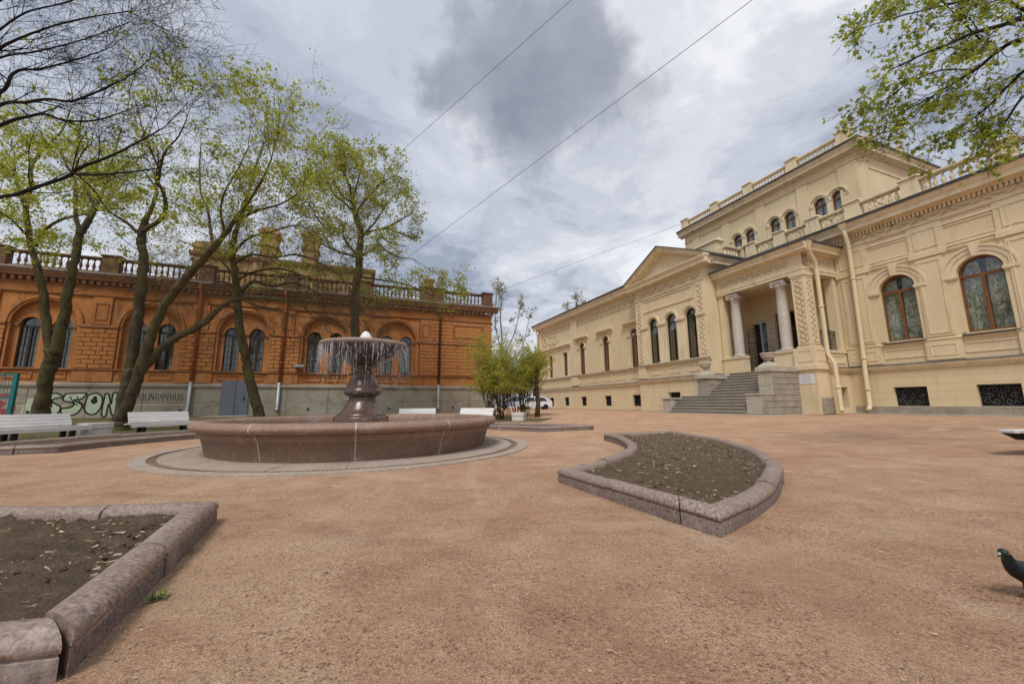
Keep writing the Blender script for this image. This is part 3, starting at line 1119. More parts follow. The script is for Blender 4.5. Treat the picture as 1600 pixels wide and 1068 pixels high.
for i, c in enumerate(WC):
    window(palace, c, 1.36, 3.45, 5.95, True, -.17, 'big', seg=16)
    arch_trim(palace, c, 1.36, 3.46, 5.95, 0, .40, .68 + .44)
    m = MB()
    m.profile([(-.3, 3.44), (.16, 3.37), (.16, 3.34), (-.3, 3.34)], c - .8, c + .8)
    part('window_sill', m, 'sillmetal')
    frame_panel(palace, c - .84, c + .84, 2.62, 3.06, 0, .06, .03)
    frame_panel(palace, c - 1.12, c + 1.12, 7.3, 8.42, 0, .1, .07, name='upper_panel')
    frame_panel(palace, c - .94, c + .94, 7.46, 8.27, 0, .06, .04, name='upper_panel')
    # wrought iron grille with scrolls
    m = MB()
    c -= .13
    for zz in (.4, 1.24):
        m.box(c - .6, c + .6, -.2, -.17, zz - .02, zz + .02)
    for sx in (-.585, .585):
        m.box(c + sx - .015, c + sx + .015, -.2, -.17, .4, 1.24)
    for sx in (-1, 1):
        for (ox, oz, r0, tw) in ((.44, .62, .14, 1), (.44, 1.03, .14, -1), (.18, .58, .12, -1), (.18, 1.06, .12, 1), (.31, .82, .1, 1)):
            pts = []
            for k in range(15):
                a = k * .62
                rr = r0 * 1.12 * (1 - k / 17)
                pts.append((c + sx * (ox + rr * math.cos(a * tw)), -.185, oz + rr * math.sin(a * tw)))
            m.tube(pts, .017, 4)
    m.tube([(c + .1 * math.cos(2 * PI * q / 10), -.18, .84 + .13 * math.sin(2 * PI * q / 10)) for q in range(11)], .011, 4)
    m.tube([(c, -.185, .42), (c, -.185, 1.22)], .012, 4)
    part('window_grille', m, 'iron_grey')
# pilasters between the windows, in two layers, and the long ledges
PIL = [-.86] + [(a + b) / 2 - .08 for a, b in zip(WC, WC[1:])] + [12.6]
for i, c in enumerate(PIL):
    hw = .61 if i else .72
    m = MB()
    m.box(c - hw, c + hw, -.02, .055, 3.36, 7.08)
    m.box(c - hw, c + hw, -.02, .055, 7.3, 8.6)
    m.box(c - hw + .16, c + hw - .16, .055, .1, 3.44, 7.02)
    m.box(c - hw - .03, c + hw + .03, -.02, .14, 7.082, 7.298)
    m.bevbox(c - hw - .02, c + hw + .02, -.02, .13, 3.26, 3.358, .03)
    m.box(c - hw + .02, c + hw - .02, -.02, .1, 2.4, 3.258)
    part('pilaster', m, 'plaster')
    frame_panel(palace, c - hw + .24, c + hw - .24, 3.56, 6.9, .1, .05, .025, name='pilaster_panel')
    frame_panel(palace, c - hw + .2, c + hw - .2, 7.5, 8.4, .055, .05, .03, name='pilaster_panel')
    frame_panel(palace, c - hw + .18, c + hw - .18, 2.58, 3.08, .1, .045, .02, name='pilaster_panel')
m = MB()
for a, b in zip(PIL, PIL[1:]):
    h0 = .73 if a == PIL[0] else .62
    m.profile([(-.02, 7.1), (.05, 7.1), (.09, 7.17), (.09, 7.22), (-.02, 7.26)], a + h0 + .04, b - .66)
part('ledge', m, 'trim')
m = MB()
m.profile([(-.02, 3.24), (.05, 3.24), (.07, 3.3), (-.02, 3.335)], RW0, RW1)
part('sill_course', m, 'trim')

# --- plain closure of the main block: sides, roof and terrace
m = MB()
m.box(-18, RW1, -14, -.02, 9.83, 9.9)
part('roof', m, 'zinc')
m = MB()
m.box(RW1 - .3, RW1, -14, -.01, 0, 9.8)
m.box(-33.3, RW1 - .3, -14, -13.7, 0, 9.8)
part('rear_wall', m, 'plaster')

# --- balustrade over the right wing and porch
balustrade(palace, -6.3, 13, .1, 9.92, .92, [-6.1, -4.2, -2.3, -.36, 1.95, 4.83, 7.6, 10.4, 12.8], .62, 'trim', ph=.14, step=.27, r_=.1)

# --- upper storey: plane n = -3.5, u -15 .. -1.6
UN, UL, UR = -3.5, -15.0, -1.62
UW = [-2.75, -3.80, -5.73, -6.78, -8.72, -9.77, -11.7, -12.75]
m = MB()
m.wall(UL, UR, 9.9, 15.75, UN, [(c, .74, 12.1, 13.32, True) for c in UW], .25, 12)
part('upper_wall', m, 'plaster')
sideR = ((UR, 0), (0, 1), (1, 0))         # faces +u: s runs into the building, d outward
m = MB(*sideR)
m.wall(-UN, 12, 9.9, 15.75, 0, [], .2)
part('upper_wall', m, 'plaster')
m = MB()
m.box(UL - .01, UL + .25, -12, UN - .01, 9.9, 15.7)
m.box(UL, UR, -12.02, -11.8, 9.9, 15.7)
m.box(UL, UR, -11.9, UN - .1, 15.9, 15.98)
part('upper_rear_wall', m, 'plaster')
for c in UW:
    window(palace, c, .74, 12.1, 13.32, True, UN - .12, 'small', cur='drape_pale', mull=False)
    m = MB()
    m.band((c, 13.32), .375, .5, 0, PI, UN - .02, UN + .07, 12)
    m.band((c, 13.32), .5, .60, 0, PI, UN - .02, UN + .15, 12)
    part('archivolt', m, 'trim')
for a, b in zip(UW[::2], UW[1::2]):
    c = (a + b) / 2
    m = MB()
    m.box(c - .13, c + .13, UN - .02, UN + .08, 12.0, 13.2)
    m.box(c - .155, c + .155, UN - .02, UN + .11, 13.2, 13.318)
    for sx in (-1, 1):
        e = c + sx * 1.1
        m.box(min(e, e + sx * -.19), max(e, e + sx * -.19), UN - .02, UN + .06, 12.0, 13.2)
        m.box(min(e + sx * .04, e - sx * .2), max(e + sx * .04, e - sx * .2), UN - .02, UN + .11, 13.2, 13.318)
    part('window_pier', m, 'trim')
for c in (-2.1, -5.0 + .24, -7.75, -10.73, -13.7):
    w_ = .5 if c == -2.1 else .36
    m = MB()
    m.box(c - w_, c + w_, UN - .02, UN + .07, 9.95, 15.1)
    m.box(c - w_ - .04, c + w_ + .04, UN - .02, UN + .11, 15.1, 15.24)
    part('pilaster', m, 'plaster')
m = MB()
m.profile([(UN - .02, 15.0), (UN + .06, 15.0), (UN + .09, 15.06), (UN - .02, 15.1)], UL, UR - 1.0)
part('ledge', m, 'trim')
cornice(UL - .35, UR + .55, UN, 15.62, scale=.95, dent=False)
cornice(-UN + .02, 12, 0, 15.62, fr=sideR, scale=.9, dent=False)
frame_panel(palace, -UN + 1.0, 9.5, 12.6, 14.9, 0, .1, .05, fr=sideR, name='side_panel')
m = MB(*sideR)
m.box(-UN + .02, -UN + .62, -.02, .07, 9.95, 15.1)
part('pilaster', m, 'plaster')
balustrade(palace, UL + .1, UR - .1, UN + .15, 16.2, .8, [-14.6, -11.4, -8.35, -5.05, -1.95], .66, 'trim', ph=.2, step=.235, r_=.085)
balustrade(palace, -UN + .5, 11.8, -.1, 16.2, .75, [5.4, 8.6], .62, 'trim', ph=.2, fr=sideR, step=.3, r_=.085)

# --- pavilion with pediment: plane n = 3.7, u -13.6 .. -6.9
VN, VL, VR = 3.7, -13.6, -6.9
VW = [-11.76, -9.97, -8.2]
m = MB()
m.wall(VL, VR, 0, 2.2, VN, [(-10.15, 1.1, .95, 1.32, False)], .3)
part('plinth_wall', m, 'ashlar')
m = MB()
m.wall(VL, VR, 2.2, 9.5, VN, [(c, .98, 3.48, 6.32, True) for c in VW], .28, 14)
part('wall', m, 'plaster')
m = MB()
m.box(-10.7, -9.6, VN - .29, VN - .28, .95, 1.32)
part('basement_darkness', m, 'dark')
vsR = ((VR, 0), (0, 1), (1, 0))
vsL = ((VL, 0), (0, 1), (-1, 0))
m = MB(*vsR)
m.wall(-VN, 0, 0, 9.5, 0, [], .2)
part('wall', m, 'plaster')
m = MB(*vsL)
m.wall(-VN, -2.9, 0, 9.5, 0, [], .2)
part('wall', m, 'plaster')
for fr, a, b in ((None, VL - .16, VR + .16), (vsR, -VN + .003, -2.9), (vsL, -VN + .003, -3.0)):
    mould(a, b, fr, VN if fr is None else 0)
cornice(VL - .55, VR + .55, VN, 9.28, dent=False, gut=False)
cornice(-VN + .003, 0, 0, 9.28, fr=vsR, dent=False)
for c in VW:
    window(palace, c, .98, 3.48, 6.32, True, VN - .16, 'mid', cur='drape', mull=False, wood='frame_dark')
    m = MB()
    m.band((c, 6.32), .492, .6, 0, PI, VN - .02, VN + .05, 14)
    m.band((c, 6.32), .6, .73, 0, PI, VN - .02, VN + .10, 14)
    part('archivolt', m, 'trim')
for c in [VW[0] - .88] + [(VW[0] + VW[1]) / 2, (VW[1] + VW[2]) / 2] + [VW[2] + .86]:
    m = MB()
    hw = .34 if VW[0] < c < VW[2] else .3
    m.box(c - hw, c + hw, VN - .02, VN + .07, 3.48, 6.08)
    m.box(c - hw - .04, c + hw + .04, VN - .02, VN + .12, 6.08, 6.16)
    m.box(c - hw - .07, c + hw + .07, VN - .02, VN + .16, 6.162, 6.3)
    m.box(c - hw - .04, c + hw + .04, VN - .02, VN + .11, 3.4, 3.48)
    part('pier', m, 'trim')
m = MB()
m.profile([(VN - .02, 3.26), (VN + .1, 3.26), (VN + .16, 3.33), (VN + .16, 3.38), (VN - .02, 3.42)], VL - .1, VR + .1)
part('sill_course', m, 'trim')
m = MB()
m.profile([(VN - .02, 3.424), (VN + .18, 3.39), (VN + .19, 3.355), (VN + .165, 3.36)], VL - .1, VR + .1)
part('flashing', m, 'sillmetal')
for c in VW:
    frame_panel(palace, c - .55, c + .55, 2.62, 3.06, VN, .06, .03)
frame_panel(palace, VL + .95, VR - .95, 7.4, 8.3, VN, .08, .06, name='upper_panel')
m = MB()
m.profile([(VN - .02, 8.36), (VN + .06, 8.36), (VN + .1, 8.45), (VN + .1, 8.5), (VN - .02, 8.53)], VL, VR)
part('frieze_ledge', m, 'trim')
for i in range(6):
    garland(palace, VL + .75 + 1.03 * i + .02, VN + .015, 8.98, .95, .24)


def relief(parent, s0, s1, z0, z1, d, fr=None, pitch=.34, name='carved_relief'):
    """climbing scrolls and buds in low relief"""
    K = dict(o=fr[0], ex=fr[1], en=fr[2]) if fr else {}
    m = MB(**K)
    c, hw = (s0 + s1) / 2, (s1 - s0) / 2
    z, k = z0 + pitch * .3, 0
    while z < z1 - pitch * .4:
        for sx in (-1, 1):
            pts = [(c + sx * hw * (.12 + .75 * math.sin(PI * t / 7)) * (1 - .35 * t / 7 if k % 2 else .65 + .35 * t / 7), d + .018, z + pitch * (t / 7 - .35)) for t in range(8)]
            m.tube(pts, [.012 + .02 * math.sin(PI * (t + .5) / 8) for t in range(8)], 4)
            m.add([(c + sx * hw * .55 + dx, d + dd, z + dz) for dx, dd, dz in ((-.05, 0, 0), (0, 0, -.06), (.05, 0, 0), (0, 0, .06), (0, .05, 0))], [(0, 1, 4), (1, 2, 4), (2, 3, 4), (3, 0, 4)])
        m.add([(c + dx, d + dd, z + pitch * .5 + dz) for dx, dd, dz in ((-.06, 0, 0), (0, 0, -.07), (.06, 0, 0), (0, 0, .08), (0, .06, 0))], [(0, 1, 4), (1, 2, 4), (2, 3, 4), (3, 0, 4)])
        z += pitch
        k += 1
    return obj(name, m, 'relief', parent)


for a, b in ((VL + .04, VL + .84), (VR - .84, VR - .04)):
    m = MB()
    m.box(a, b, VN - .02, VN + .06, 3.42, 8.34)
    m.box(a - .03, b + .03, VN - .02, VN + .1, 2.4, 3.255)
    part('pilaster', m, 'plaster')
    frame_panel(palace, a + .1, b - .1, 3.6, 8.2, VN + .06, .04, .03, name='pilaster_panel')
    relief(palace, a + .16, b - .16, 3.7, 8.1, VN + .06)
# pediment
px0, px1, pz, pa, pt = VL - .55, VR + .55, 9.80, (VL + VR) / 2, 11.62
m = MB()
m.add([(px0 + .6, VN - .02, pz), (px1 - .6, VN - .02, pz), (pa, VN - .02, pt - .25), (px0 + .6, .2, pz), (px1 - .6, .2, pz), (pa, .2, pt - .25)], [(0, 1, 2), (5, 4, 3)])
part('tympanum', m, 'plaster')
for sx, e in ((-1, px0), (1, px1)):
    m = MB()
    dx, dz = pa - e, pt - pz
    L = math.hypot(dx, dz)
    ux, uz_ = dx / L, dz / L
    nx_, nz_ = (-uz_ * sx * -1, ux * sx * -1)
    if nz_ < 0:
        nx_, nz_ = -nx_, -nz_
    prof = [(0.0, -.34), (.12, -.34), (.16, -.2), (.48, -.19), (.48, -.02), (.6, .05), (.6, .1), (-.3, .1), (-.3, -.34)]
    pts = []
    for (d, h) in prof:
        pts.append((e + nx_ * h * 0 + 0, VN + d, pz + h + .06))
    for (d, h) in prof:
        pts.append((pa, VN + d, pt + h + .06))
    k = len(prof)
    m.add(pts, [(i, (i + 1) % k, k + (i + 1) % k, k + i) for i in range(k)] + [tuple(range(k))])
    part('raking_cornice', m, 'trim')
    m = MB()
    m.add([(e - sx * -.03, VN + .66, pz + .165), (pa, VN + .66, pt + .17), (pa, -2.4, pt + .17), (e, -2.4, pz + .165), (e - sx * -.03, VN + .66, pz + .22), (pa, VN + .66, pt + .235), (pa, -2.4, pt + .235), (e, -2.4, pz + .22)],
          [(0, 1, 5, 4), (4, 5, 6, 7), (0, 3, 2, 1), (0, 4, 7, 3)])
    part('roof', m, 'gutter')
# blocky parapet and small side balustrade on the pavilion roof
m = MB()
m.box(-9.6, -7.2, 1.4, 2.1, 9.9, 11.35)
m.add([(-9.75, 1.3, 11.35), (-7.05, 1.3, 11.35), (-7.05, 2.2, 11.35), (-9.75, 2.2, 11.35), (-9.7, 1.75, 11.62), (-7.1, 1.75, 11.62)], [(0, 1, 5, 4), (2, 3, 4, 5), (0, 4, 3), (1, 2, 5), (0, 3, 2, 1)])
part('parapet', m, 'plaster')
balustrade(palace, -1.9, .05, -.1, 9.92, .92, [-.2], .4, 'trim', ph=.1, fr=((VR + .2, 0), (0, 1), (1, 0)), step=.27, r_=.1)

# --- left wing: plane n = 3.0, u -33.3 .. -13.6
LN, LL, LR = 3.0, -33.3, -13.6
LW = [-14.86, -18.86, -22.95]
LWR = [-26.4, -29.9]
m = MB()
m.wall(LL, LR, 0, 2.2, LN, [(c, .98, .36, 1.25, False) for c in (-14.95, -18.86, -22.95, -26.4, -29.9)], .22)
part('plinth_wall', m, 'ashlar')
m = MB()
m.wall(LL, LR, 2.2, 9.7, LN, [(c, .98, 3.45, 6.2, True) for c in LW] + [(c, .95, 3.45, 6.05, False) for c in LWR], .28)
part('wall', m, 'ashlar')
m = MB()
for c in (-14.95, -18.86, -22.95, -26.4, -29.9):
    m.box(c - .49, c + .49, LN - .225, LN - .215, .36, 1.25)
part('basement_darkness', m, 'dark')
for c in (-14.95, -18.86, -22.95, -26.4, -29.9):
    m = MB()
    for k in range(5):
        m.box(c - .4 + .2 * k - .012, c - .4 + .2 * k + .012, LN - .15, LN - .125, .36, 1.25)
    for z in (.6, .85, 1.08):
        m.box(c - .49, c + .49, LN - .155, LN - .135, z - .012, z + .012)
    part('window_grille', m, 'iron')
mould(LL, LR, None, LN, z=-.1)
m = MB()
m.profile([(LN - .02, 3.26), (LN + .1, 3.26), (LN + .15, 3.33), (LN + .15, 3.38), (LN - .02, 3.42)], LL - .1, LR)
part('sill_course', m, 'trim')
m = MB()
m.profile([(LN - .02, 3.424), (LN + .17, 3.39), (LN + .18, 3.355), (LN + .155, 3.36)], LL - .1, LR)
part('flashing', m, 'sillmetal')
for c in LW:
    window(palace, c, .98, 3.45, 6.2, True, LN - .15, 'mid', cur='drape_red', mull=True)
    arch_trim(palace, c, .98, 3.46, 6.2, LN, .34, .49 + .2, key=False, jamb=True)
    m = MB()
    m.profile([(LN - .02, 7.05), (LN + .1, 7.05), (LN + .16, 7.14), (LN + .34, 7.17), (LN + .34, 7.27), (LN - .02, 7.34)], c - 1.3, c + 1.2)
    part('window_hood', m, 'trim')
for c in LWR:
    window(palace, c, .95, 3.45, 6.05, False, LN - .15, 'mid', cur='drape_red', mull=False)
    frame_panel(palace, c - .68, c + .68, 3.42, 6.3, LN, .14, .07, name='window_surround')
m = MB()
m.profile([(LN - .02, 6.75), (LN + .1, 6.75), (LN + .16, 6.84), (LN + .3, 6.87), (LN + .3, 6.97), (LN - .02, 7.02)], LL + .2, -25.2)
part('window_hood', m, 'trim')
for c in (-24.4, -32.8):
    m = MB()
    m.box(c - .62, c + .62, LN - .02, LN + .09, 3.42, 9.2)
    m.box(c - .66, c + .66, LN - .02, LN + .13, 2.4, 3.255)
    part('pilaster', m, 'plaster')
for c in (-28.6, -31.2):
    m = MB()
    m.band((c, 7.95), .42, .56, 0, 2 * PI - .001, LN - .02, LN + .08, 18)
    part('round_relief', m, 'trim')
frame_panel(palace, -30.6, -29.2, 7.5, 8.4, LN, .1, .06, name='upper_panel')
for c in [a for a in (-20.9, -16.9)] + [LW[0], LW[1], LW[2]]:
    frame_panel(palace, c - .8, c + .8, 2.56, 3.08, LN, .06, .03)
cornice(LL - .5, LR - .3, LN, 9.62, dent=False, scale=1.1)
m = MB()
m.profile([(LN - .02, 8.6), (LN + .05, 8.6), (LN + .08, 8.66), (LN - .02, 8.7)], LL, LR)
part('frieze_ledge', m, 'trim')
x = LL + .7
while x < LR - .7:
    garland(palace, x + .4, LN + .015, 9.2, .8, .26)
    x += .86
m = MB()
m.box(LL, LL + .3, -14, LN - .005, 0, 9.6)
part('wall', m, 'plaster')
m = MB()
m.add([(LL - .5, LN + .6, 10.2), (LR, LN + .6, 10.2), (LR, -5, 11.4), (LL - .5, -5, 11.4), (LR, -14, 10.2), (LL - .5, -14, 10.2)], [(0, 1, 2, 3), (3, 2, 4, 5)])
part('roof', m, 'gutter')

# --- porch between pavilion and right wing: front n = 2.8, u -6.85 .. -1.6
QN, QL, QR = 2.8, -6.85, -1.6
qR = ((QR, 0), (0, 1), (1, 0))
# floor slab, ceiling, entablature
m = MB()
m.box(QL, QR - .1, .01, QN - .35, 2.25, 2.36)
part('porch_floor', m, 'step')
m = MB()
m.box(QL, QR - .05, .005, QN - .1, 7.34, 7.44)
part('ceiling', m, 'plaster')
m = MB()
m.box(QL, QR, QN - .5, QN - .02, 7.25, 8.35)
part('entablature', m, 'plaster')
m = MB()
m.box(QR - .5, QR - .02, .01, QN - .502, 7.25, 8.35)
part('entablature', m, 'plaster')
for fr, a, b in ((None, QL, QR), (qR, -QN + .003, -.02)):
    n_ = QN - .02 if fr is None else -.02
    K = dict(o=fr[0], ex=fr[1], en=fr[2]) if fr else {}
    m = MB(**K)
    m.profile([(n_ - .01, 7.25), (n_ + .03, 7.25), (n_ + .03, 7.4), (n_ + .06, 7.42), (n_ + .06, 7.56), (n_ - .01, 7.58)], a, b)
    part('architrave', m, 'trim')
    cornice(a - (0 if fr is None else .0), b + (.45 if fr is None else 0), n_, 8.3, fr=fr, scale=.8, dent=False)
    m = MB(**K)
    k = 0
    x = a + .2
    while x < b - .75:
        for t in range(2):
            pts = [(x + .17 + (.15 - .012 * j) * math.cos(j * .6 + t * PI), n_ + .015, 7.93 + (.2 - .015 * j) * math.sin(j * .6 + t * PI) * (1 if k % 2 else -1)) for j in range(9)]
            m.tube(pts, .022, 4)
        m.add([(x + .35 + dx, n_ + dd, 7.93 + dz) for dx, dd, dz in ((-.07, -.005, 0), (0, -.005, -.1), (.07, -.005, 0), (0, -.005, .1), (0, .06, 0))], [(0, 1, 4), (1, 2, 4), (2, 3, 4), (3, 0, 4)])
        x += .36
        k += 1
    part('carved_frieze', m, 'relief')
m = MB()
m.box(QL - .02, QR + .3, .01, QN + .3, 8.72, 8.76)
part('roof', m, 'gutter')
# corner pier, carved on both outer faces
m = MB()
m.box(QR - .66, QR, QN - .66, QN, 3.42, 7.1)
m.box(QR - .72, QR + .06, QN - .72, QN + .06, 7.1, 7.246)
m.box(QR - .72, QR + .06, QN - .72, QN + .06, 3.32, 3.42)
m.box(QR - .66, QR, QN - .66, QN, 7.26, 8.34)
part('pier', m, 'plaster')
m = MB()
m.box(QR - .86, QR + .14, QN - .9, QN + .14, 2.42, 3.318)
m.box(QR - .94, QR + .2, QN - 1, QN + .2, 2.2, 2.42)
m.box(QR - .84, QR + .1, QN - .9, QN + .1, .0, 2.198)
part('pier_base', m, 'plaster')
for fr, a in ((None, QR - .66), (qR, -QN)):
    dd = QN if fr is None else 0.0
    frame_panel(palace, a + .05, a + .61, 3.5, 7.04, dd, .05, .035, fr=fr, name='pier_panel')
    relief(palace, a + .12, a + .54, 3.6, 6.95, dd, fr=fr, pitch=.3)
    frame_panel(palace, a + .1 - .12, a + .56 + .12, 2.6, 3.2, dd + .14, .05, .02, fr=fr, name='pier_panel')
# left responding pilaster against the pavilion, wall pilaster on the right
m = MB()
m.box(QL + .01, QL + .34, QN - .45, QN - .1, 2.36, 7.248)
m.box(QR - .5, QR - .08, .01, .35, 2.36, 7.248)
part('pilaster', m, 'plaster')
# pedestals under the columns
for a, b in ((QL + .01, -5.48), (-3.62, QR - .95)):
    m = MB()
    m.box(a, b, QN - .62, QN - .02, 2.36, 3.2)
    m.box(a, b + (.04 if a < -5 else 0), QN - .66, QN + .04, 3.2, 3.31)
    m.box(a, b, QN - .6, QN - .03, .0, 2.358)
    part('column_pedestal', m, 'plaster')
for cx in (-5.86, -3.03):
    cy = QN - .32
    m = MB()
    m.lathe([(.27, 3.44), (.275, 3.9), (.275, 4.9), (.262, 5.8), (.235, 6.78), (.25, 6.8)], (cx, cy), 24)
    co = part('column', m, 'column')
    m = MB()
    m.box(cx - .37, cx + .37, cy - .37, cy + .37, 3.312, 3.37)
    m.lathe([(.30, 3.37), (.355, 3.385), (.355, 3.41), (.31, 3.425), (.30, 3.45), (.27, 3.46)], (cx, cy), 20)
    obj('base', m, 'column', co)
    m = MB()
    m.lathe([(.235, 6.78), (.28, 6.83), (.30, 6.9), (.29, 6.95)], (cx, cy), 20)
    m.box(cx - .38, cx + .38, cy - .33, cy + .33, 7.07, 7.15)
    m.box(cx - .3, cx + .3, cy - .28, cy + .28, 6.95, 7.07)
    for sx in (-1, 1):                     # volutes
        for q in range(2):
            yy = cy + (.3 if q else -.3)
            pts = []
            for k in range(14):
                a = k * .62
                rr = .12 * (1 - k / 16)
                pts.append((cx + sx * (.3 - 0 + rr * math.cos(a) * .9), yy, 6.95 + rr * math.sin(a)))
            m.tube(pts, .026, 5)
        m.tube([(cx + sx * .31, cy - .3, 6.95), (cx + sx * .31, cy, 6.94), (cx + sx * .31, cy + .3, 6.95)], [.11, .08, .11], 10)
    obj('capital', m, 'column', co)
# right-hand side of the porch: plinth, parapet, railing
m = MB(*qR)
m.wall(-QN + .95, -.01, 0, 3.1, -.04, [(-.62, .5, .28, 1.34, False)], .3)
m.box(-QN + .95, -.01, -.52, .02, 3.1, 3.24)
part('wall', m, 'plaster')
m = MB(*qR)
m.box(-.9, -.34, -.36, -.345, .2, 1.4)
part('basement_darkness', m, 'dark')
for (a, b, za, zb) in ((QR - .86, QR - .34, .02, .42), (QR - .33, QR + .12, .02, .42), (QR - .86, QR - .1, .43, .8), (QR - .09, QR + .12, .43, .8)):
    m = MB()
    m.bevbox(a, b, QN - .6, QN + .02 + random.uniform(0, .012), za, zb, .012)
    part('stone_block', m, 'stone')
for (a, b, za, zb) in ((-QN, -QN + .5, .02, .42), (-QN + .51, -QN + .95, .02, .42), (-QN, -QN + .93, .43, .8)):
    m = MB(*qR)
    m.bevbox(a, b, -.2, .125 + random.uniform(0, .012), za, zb, .012)
    part('stone_block', m, 'stone')
mould(-QN + .3, -.02, qR, -.03)
frame_panel(palace, -QN + 1.15, -.3, 2.55, 2.98, -.04, .05, .03, fr=qR)


def railing(fr, s0, s1, d, z0, z1, step=.11, name='iron_railing', mat='iron'):
    m = MB(*fr) if fr else MB()
    m.box(s0, s1, d - .02, d + .02, z1 - .03, z1)
    m.box(s0, s1, d - .015, d + .015, z0 + .06, z0 + .09)
    m.box(s0, s1, d - .012, d + .012, z1 - .2, z1 - .18)
    x = s0 + .03
    while x < s1:
        m.box(x - .009, x + .009, d - .009, d + .009, z0, z1 - .03)
        x += step
    x = s0 + .09
    while x < s1 - .05:
        m.tube([(x + .05 * math.cos(q * .9), d, z1 - .11 + .06 * math.sin(q * .9)) for q in range(8)], .007, 3)
        x += .17
    return part(name, m, mat)


railing(qR, -QN + .7, -.36, -.25, 3.24, 4.3)
# back wall of the porch: door and dark windows (in front of the closed main wall)
m = MB()
m.wall(-9, RW0, 0, 9.5, 0, [(-4.45, 1.5, 2.36, 6.0, False), (-6.3, 1.0, 2.36, 5.6, False), (-2.6 - .75, 0.01, 9, 9.1, False)], .3)
part('wall', m, 'plaster')
m = MB()
m.box(-5.3, -3.6, -1.2, -.301, 2.3, 6.1)
m.box(-6.9, -5.7, -1.2, -.301, 2.3, 5.7)
part('doorway_darkness', m, 'dark')
m = MB()
for a, b in ((-5.2, -4.47), (-4.43, -3.7)):
    m.box(a, a + .1, -.2, -.12, 2.36, 6)
    m.box(b - .1, b, -.2, -.12, 2.36, 6)
    for z in (2.36, 3.3, 4.9, 5.9):
        m.box(a + .1, b - .1, -.2, -.125, z, z + .1)
part('door', m, 'wood')
frame_panel(palace, -5.35, -3.55, 2.37, 6.18, 0, .15, .08, name='door_surround')
railing(None, QL + .3, -6.2, QN - .7, 3.24, 4.5)
railing(None, -2.75, QR - .6, QN - .5, 3.31, 4.4)
# wrought iron gate: two leaves and a middle post


def gate_leaf(s0, s1, fr=None):
    m = MB(*fr) if fr else MB()
    d = 0 if fr else QN - .55
    m.box(s0, s0 + .04, d - .02, d + .02, 2.4, 4.75)
    m.box(s1 - .04, s1, d - .02, d + .02, 2.4, 4.75)
    for z in (2.42, 3.2, 4.1, 4.7):
        m.box(s0, s1, d - .014, d + .014, z, z + .03)
    x = s0 + .1
    while x < s1 - .05:
        h = 4.75 + .35 * math.sin(PI * (x - s0) / (s1 - s0))
        m.tube([(x, d, 2.42), (x, d, h)], .009, 4)
        x += .095
    for zc, rr in ((2.8, .1), (3.6, .12), (4.4, .1), (4.9, .09)):
        x = s0 + .14
        while x < s1 - .1:
            m.tube([(x + rr * (1 - q / 14) * math.cos(q * .66), d + .012, zc + rr * 1.4 * (1 - q / 14) * math.sin(q * .66)) for q in range(11)], .009, 4)
            x += .22
    return m


gt = part('gate', gate_leaf(-4.52, -3.66), 'iron_blue')
m = gate_leaf(0, .95, ((-5.46, -(QN - .6)), (.42, .9), (.9, -.42)))
obj('leaf', m, 'iron', gt)
m = MB()
m.box(-4.57, -4.5, QN - .58, QN - .5, 2.36, 5.3)
m.lathe([(.001, 5.28), (.06, 5.33), (.03, 5.42), (.001, 5.6)], (-4.535, QN - .54), 8)
obj('post', m, 'iron_blue', gt)
# steps: lower flight of six, upper flight of eight
for k in range(14):
    z = .168 * (k + 1)
    if k < 6:
        a, b, n1_ = -8.38, -3.22, 5.85 - .205 * k
    else:
        a, b, n1_ = -6.38, -3.16, 4.62 - .245 * (k - 6)
    back = .5 if k != 5 else .6
    m = MB()
    m.profile([(n1_ - back, z - .168), (n1_ - .04, z - .168), (n1_ - .04, z - .055), (n1_, z - .045), (n1_, z - .008), (n1_ - .008, z), (n1_ - back, z)], a, b)
    part('step', m, 'step')
m = MB()
m.box(-8.36, -3.2, 2.4, 4.2, 0, .84)
m.box(-6.36, -3.2, 2.0, 2.75, .84, 2.18)
part('stair_core', m, 'stone')
m = MB()
m.box(-9.7, -2.0, 2.0, 6.25, -.3, .012)
part('kerb', m, 'stone_pale')


def ashlar_block_run(s0, s1, zs_, cols, d, fr=None, mat='stone', proud=.02, name='stone_block', thick=.3):
    """rows of separate stone blocks with recessed joints"""
    for r_, (za, zb) in enumerate(zip(zs_, zs_[1:])):
        off = (r_ % 2) * .5
        xs_ = [s0] + [s0 + (s1 - s0) * (k + off) / cols for k in range(1 if off == 0 else 0, cols) if 0.02 < (k + off) / cols < .98] + [s1]
        for a, b in zip(xs_, xs_[1:]):
            m = MB(*fr) if fr else MB()
            pr = proud * random.uniform(.55, 1.15)
            m.bevbox(a + .008, b - .008, d - thick, d + pr, za + .008, zb - .008, .012)
            obj(name, m, mat, palace)


# right flank of the stairs: solid core plus stone blocks, two stepped heights
fR = ((-2.4, 0), (0, 1), (1, 0))
m = MB()
m.box(-3.2, -2.42, 4.87, 5.72, .0, .95)
m.box(-3.12, -2.42, 2.35, 4.8, .0, 2.12)
part('flank_core', m, 'mortar')
ashlar_block_run(-5.75, -2.85, [0.02, .34, .64, .95], 4, 0, fR)
ashlar_block_run(-4.85, -2.45, [.95, 1.22, 1.5, 1.8, 2.12], 4, -.0, fR)
ashlar_block_run(-3.22, -2.4, [0.02, .95], 1, 5.74, None, 'stone_pale')
ashlar_block_run(-3.15, -2.4, [.952, 1.42, 2.12], 1, 4.84, None, 'stone_pale')
m = MB()
m.bevbox(-3.22, -2.34, 2.3, 4.94, 2.125, 2.36, .03)
m.bevbox(-3.24, -2.36, 4.94, 5.8, .955, 1.03, .02)
part('coping', m, 'stone_pale')
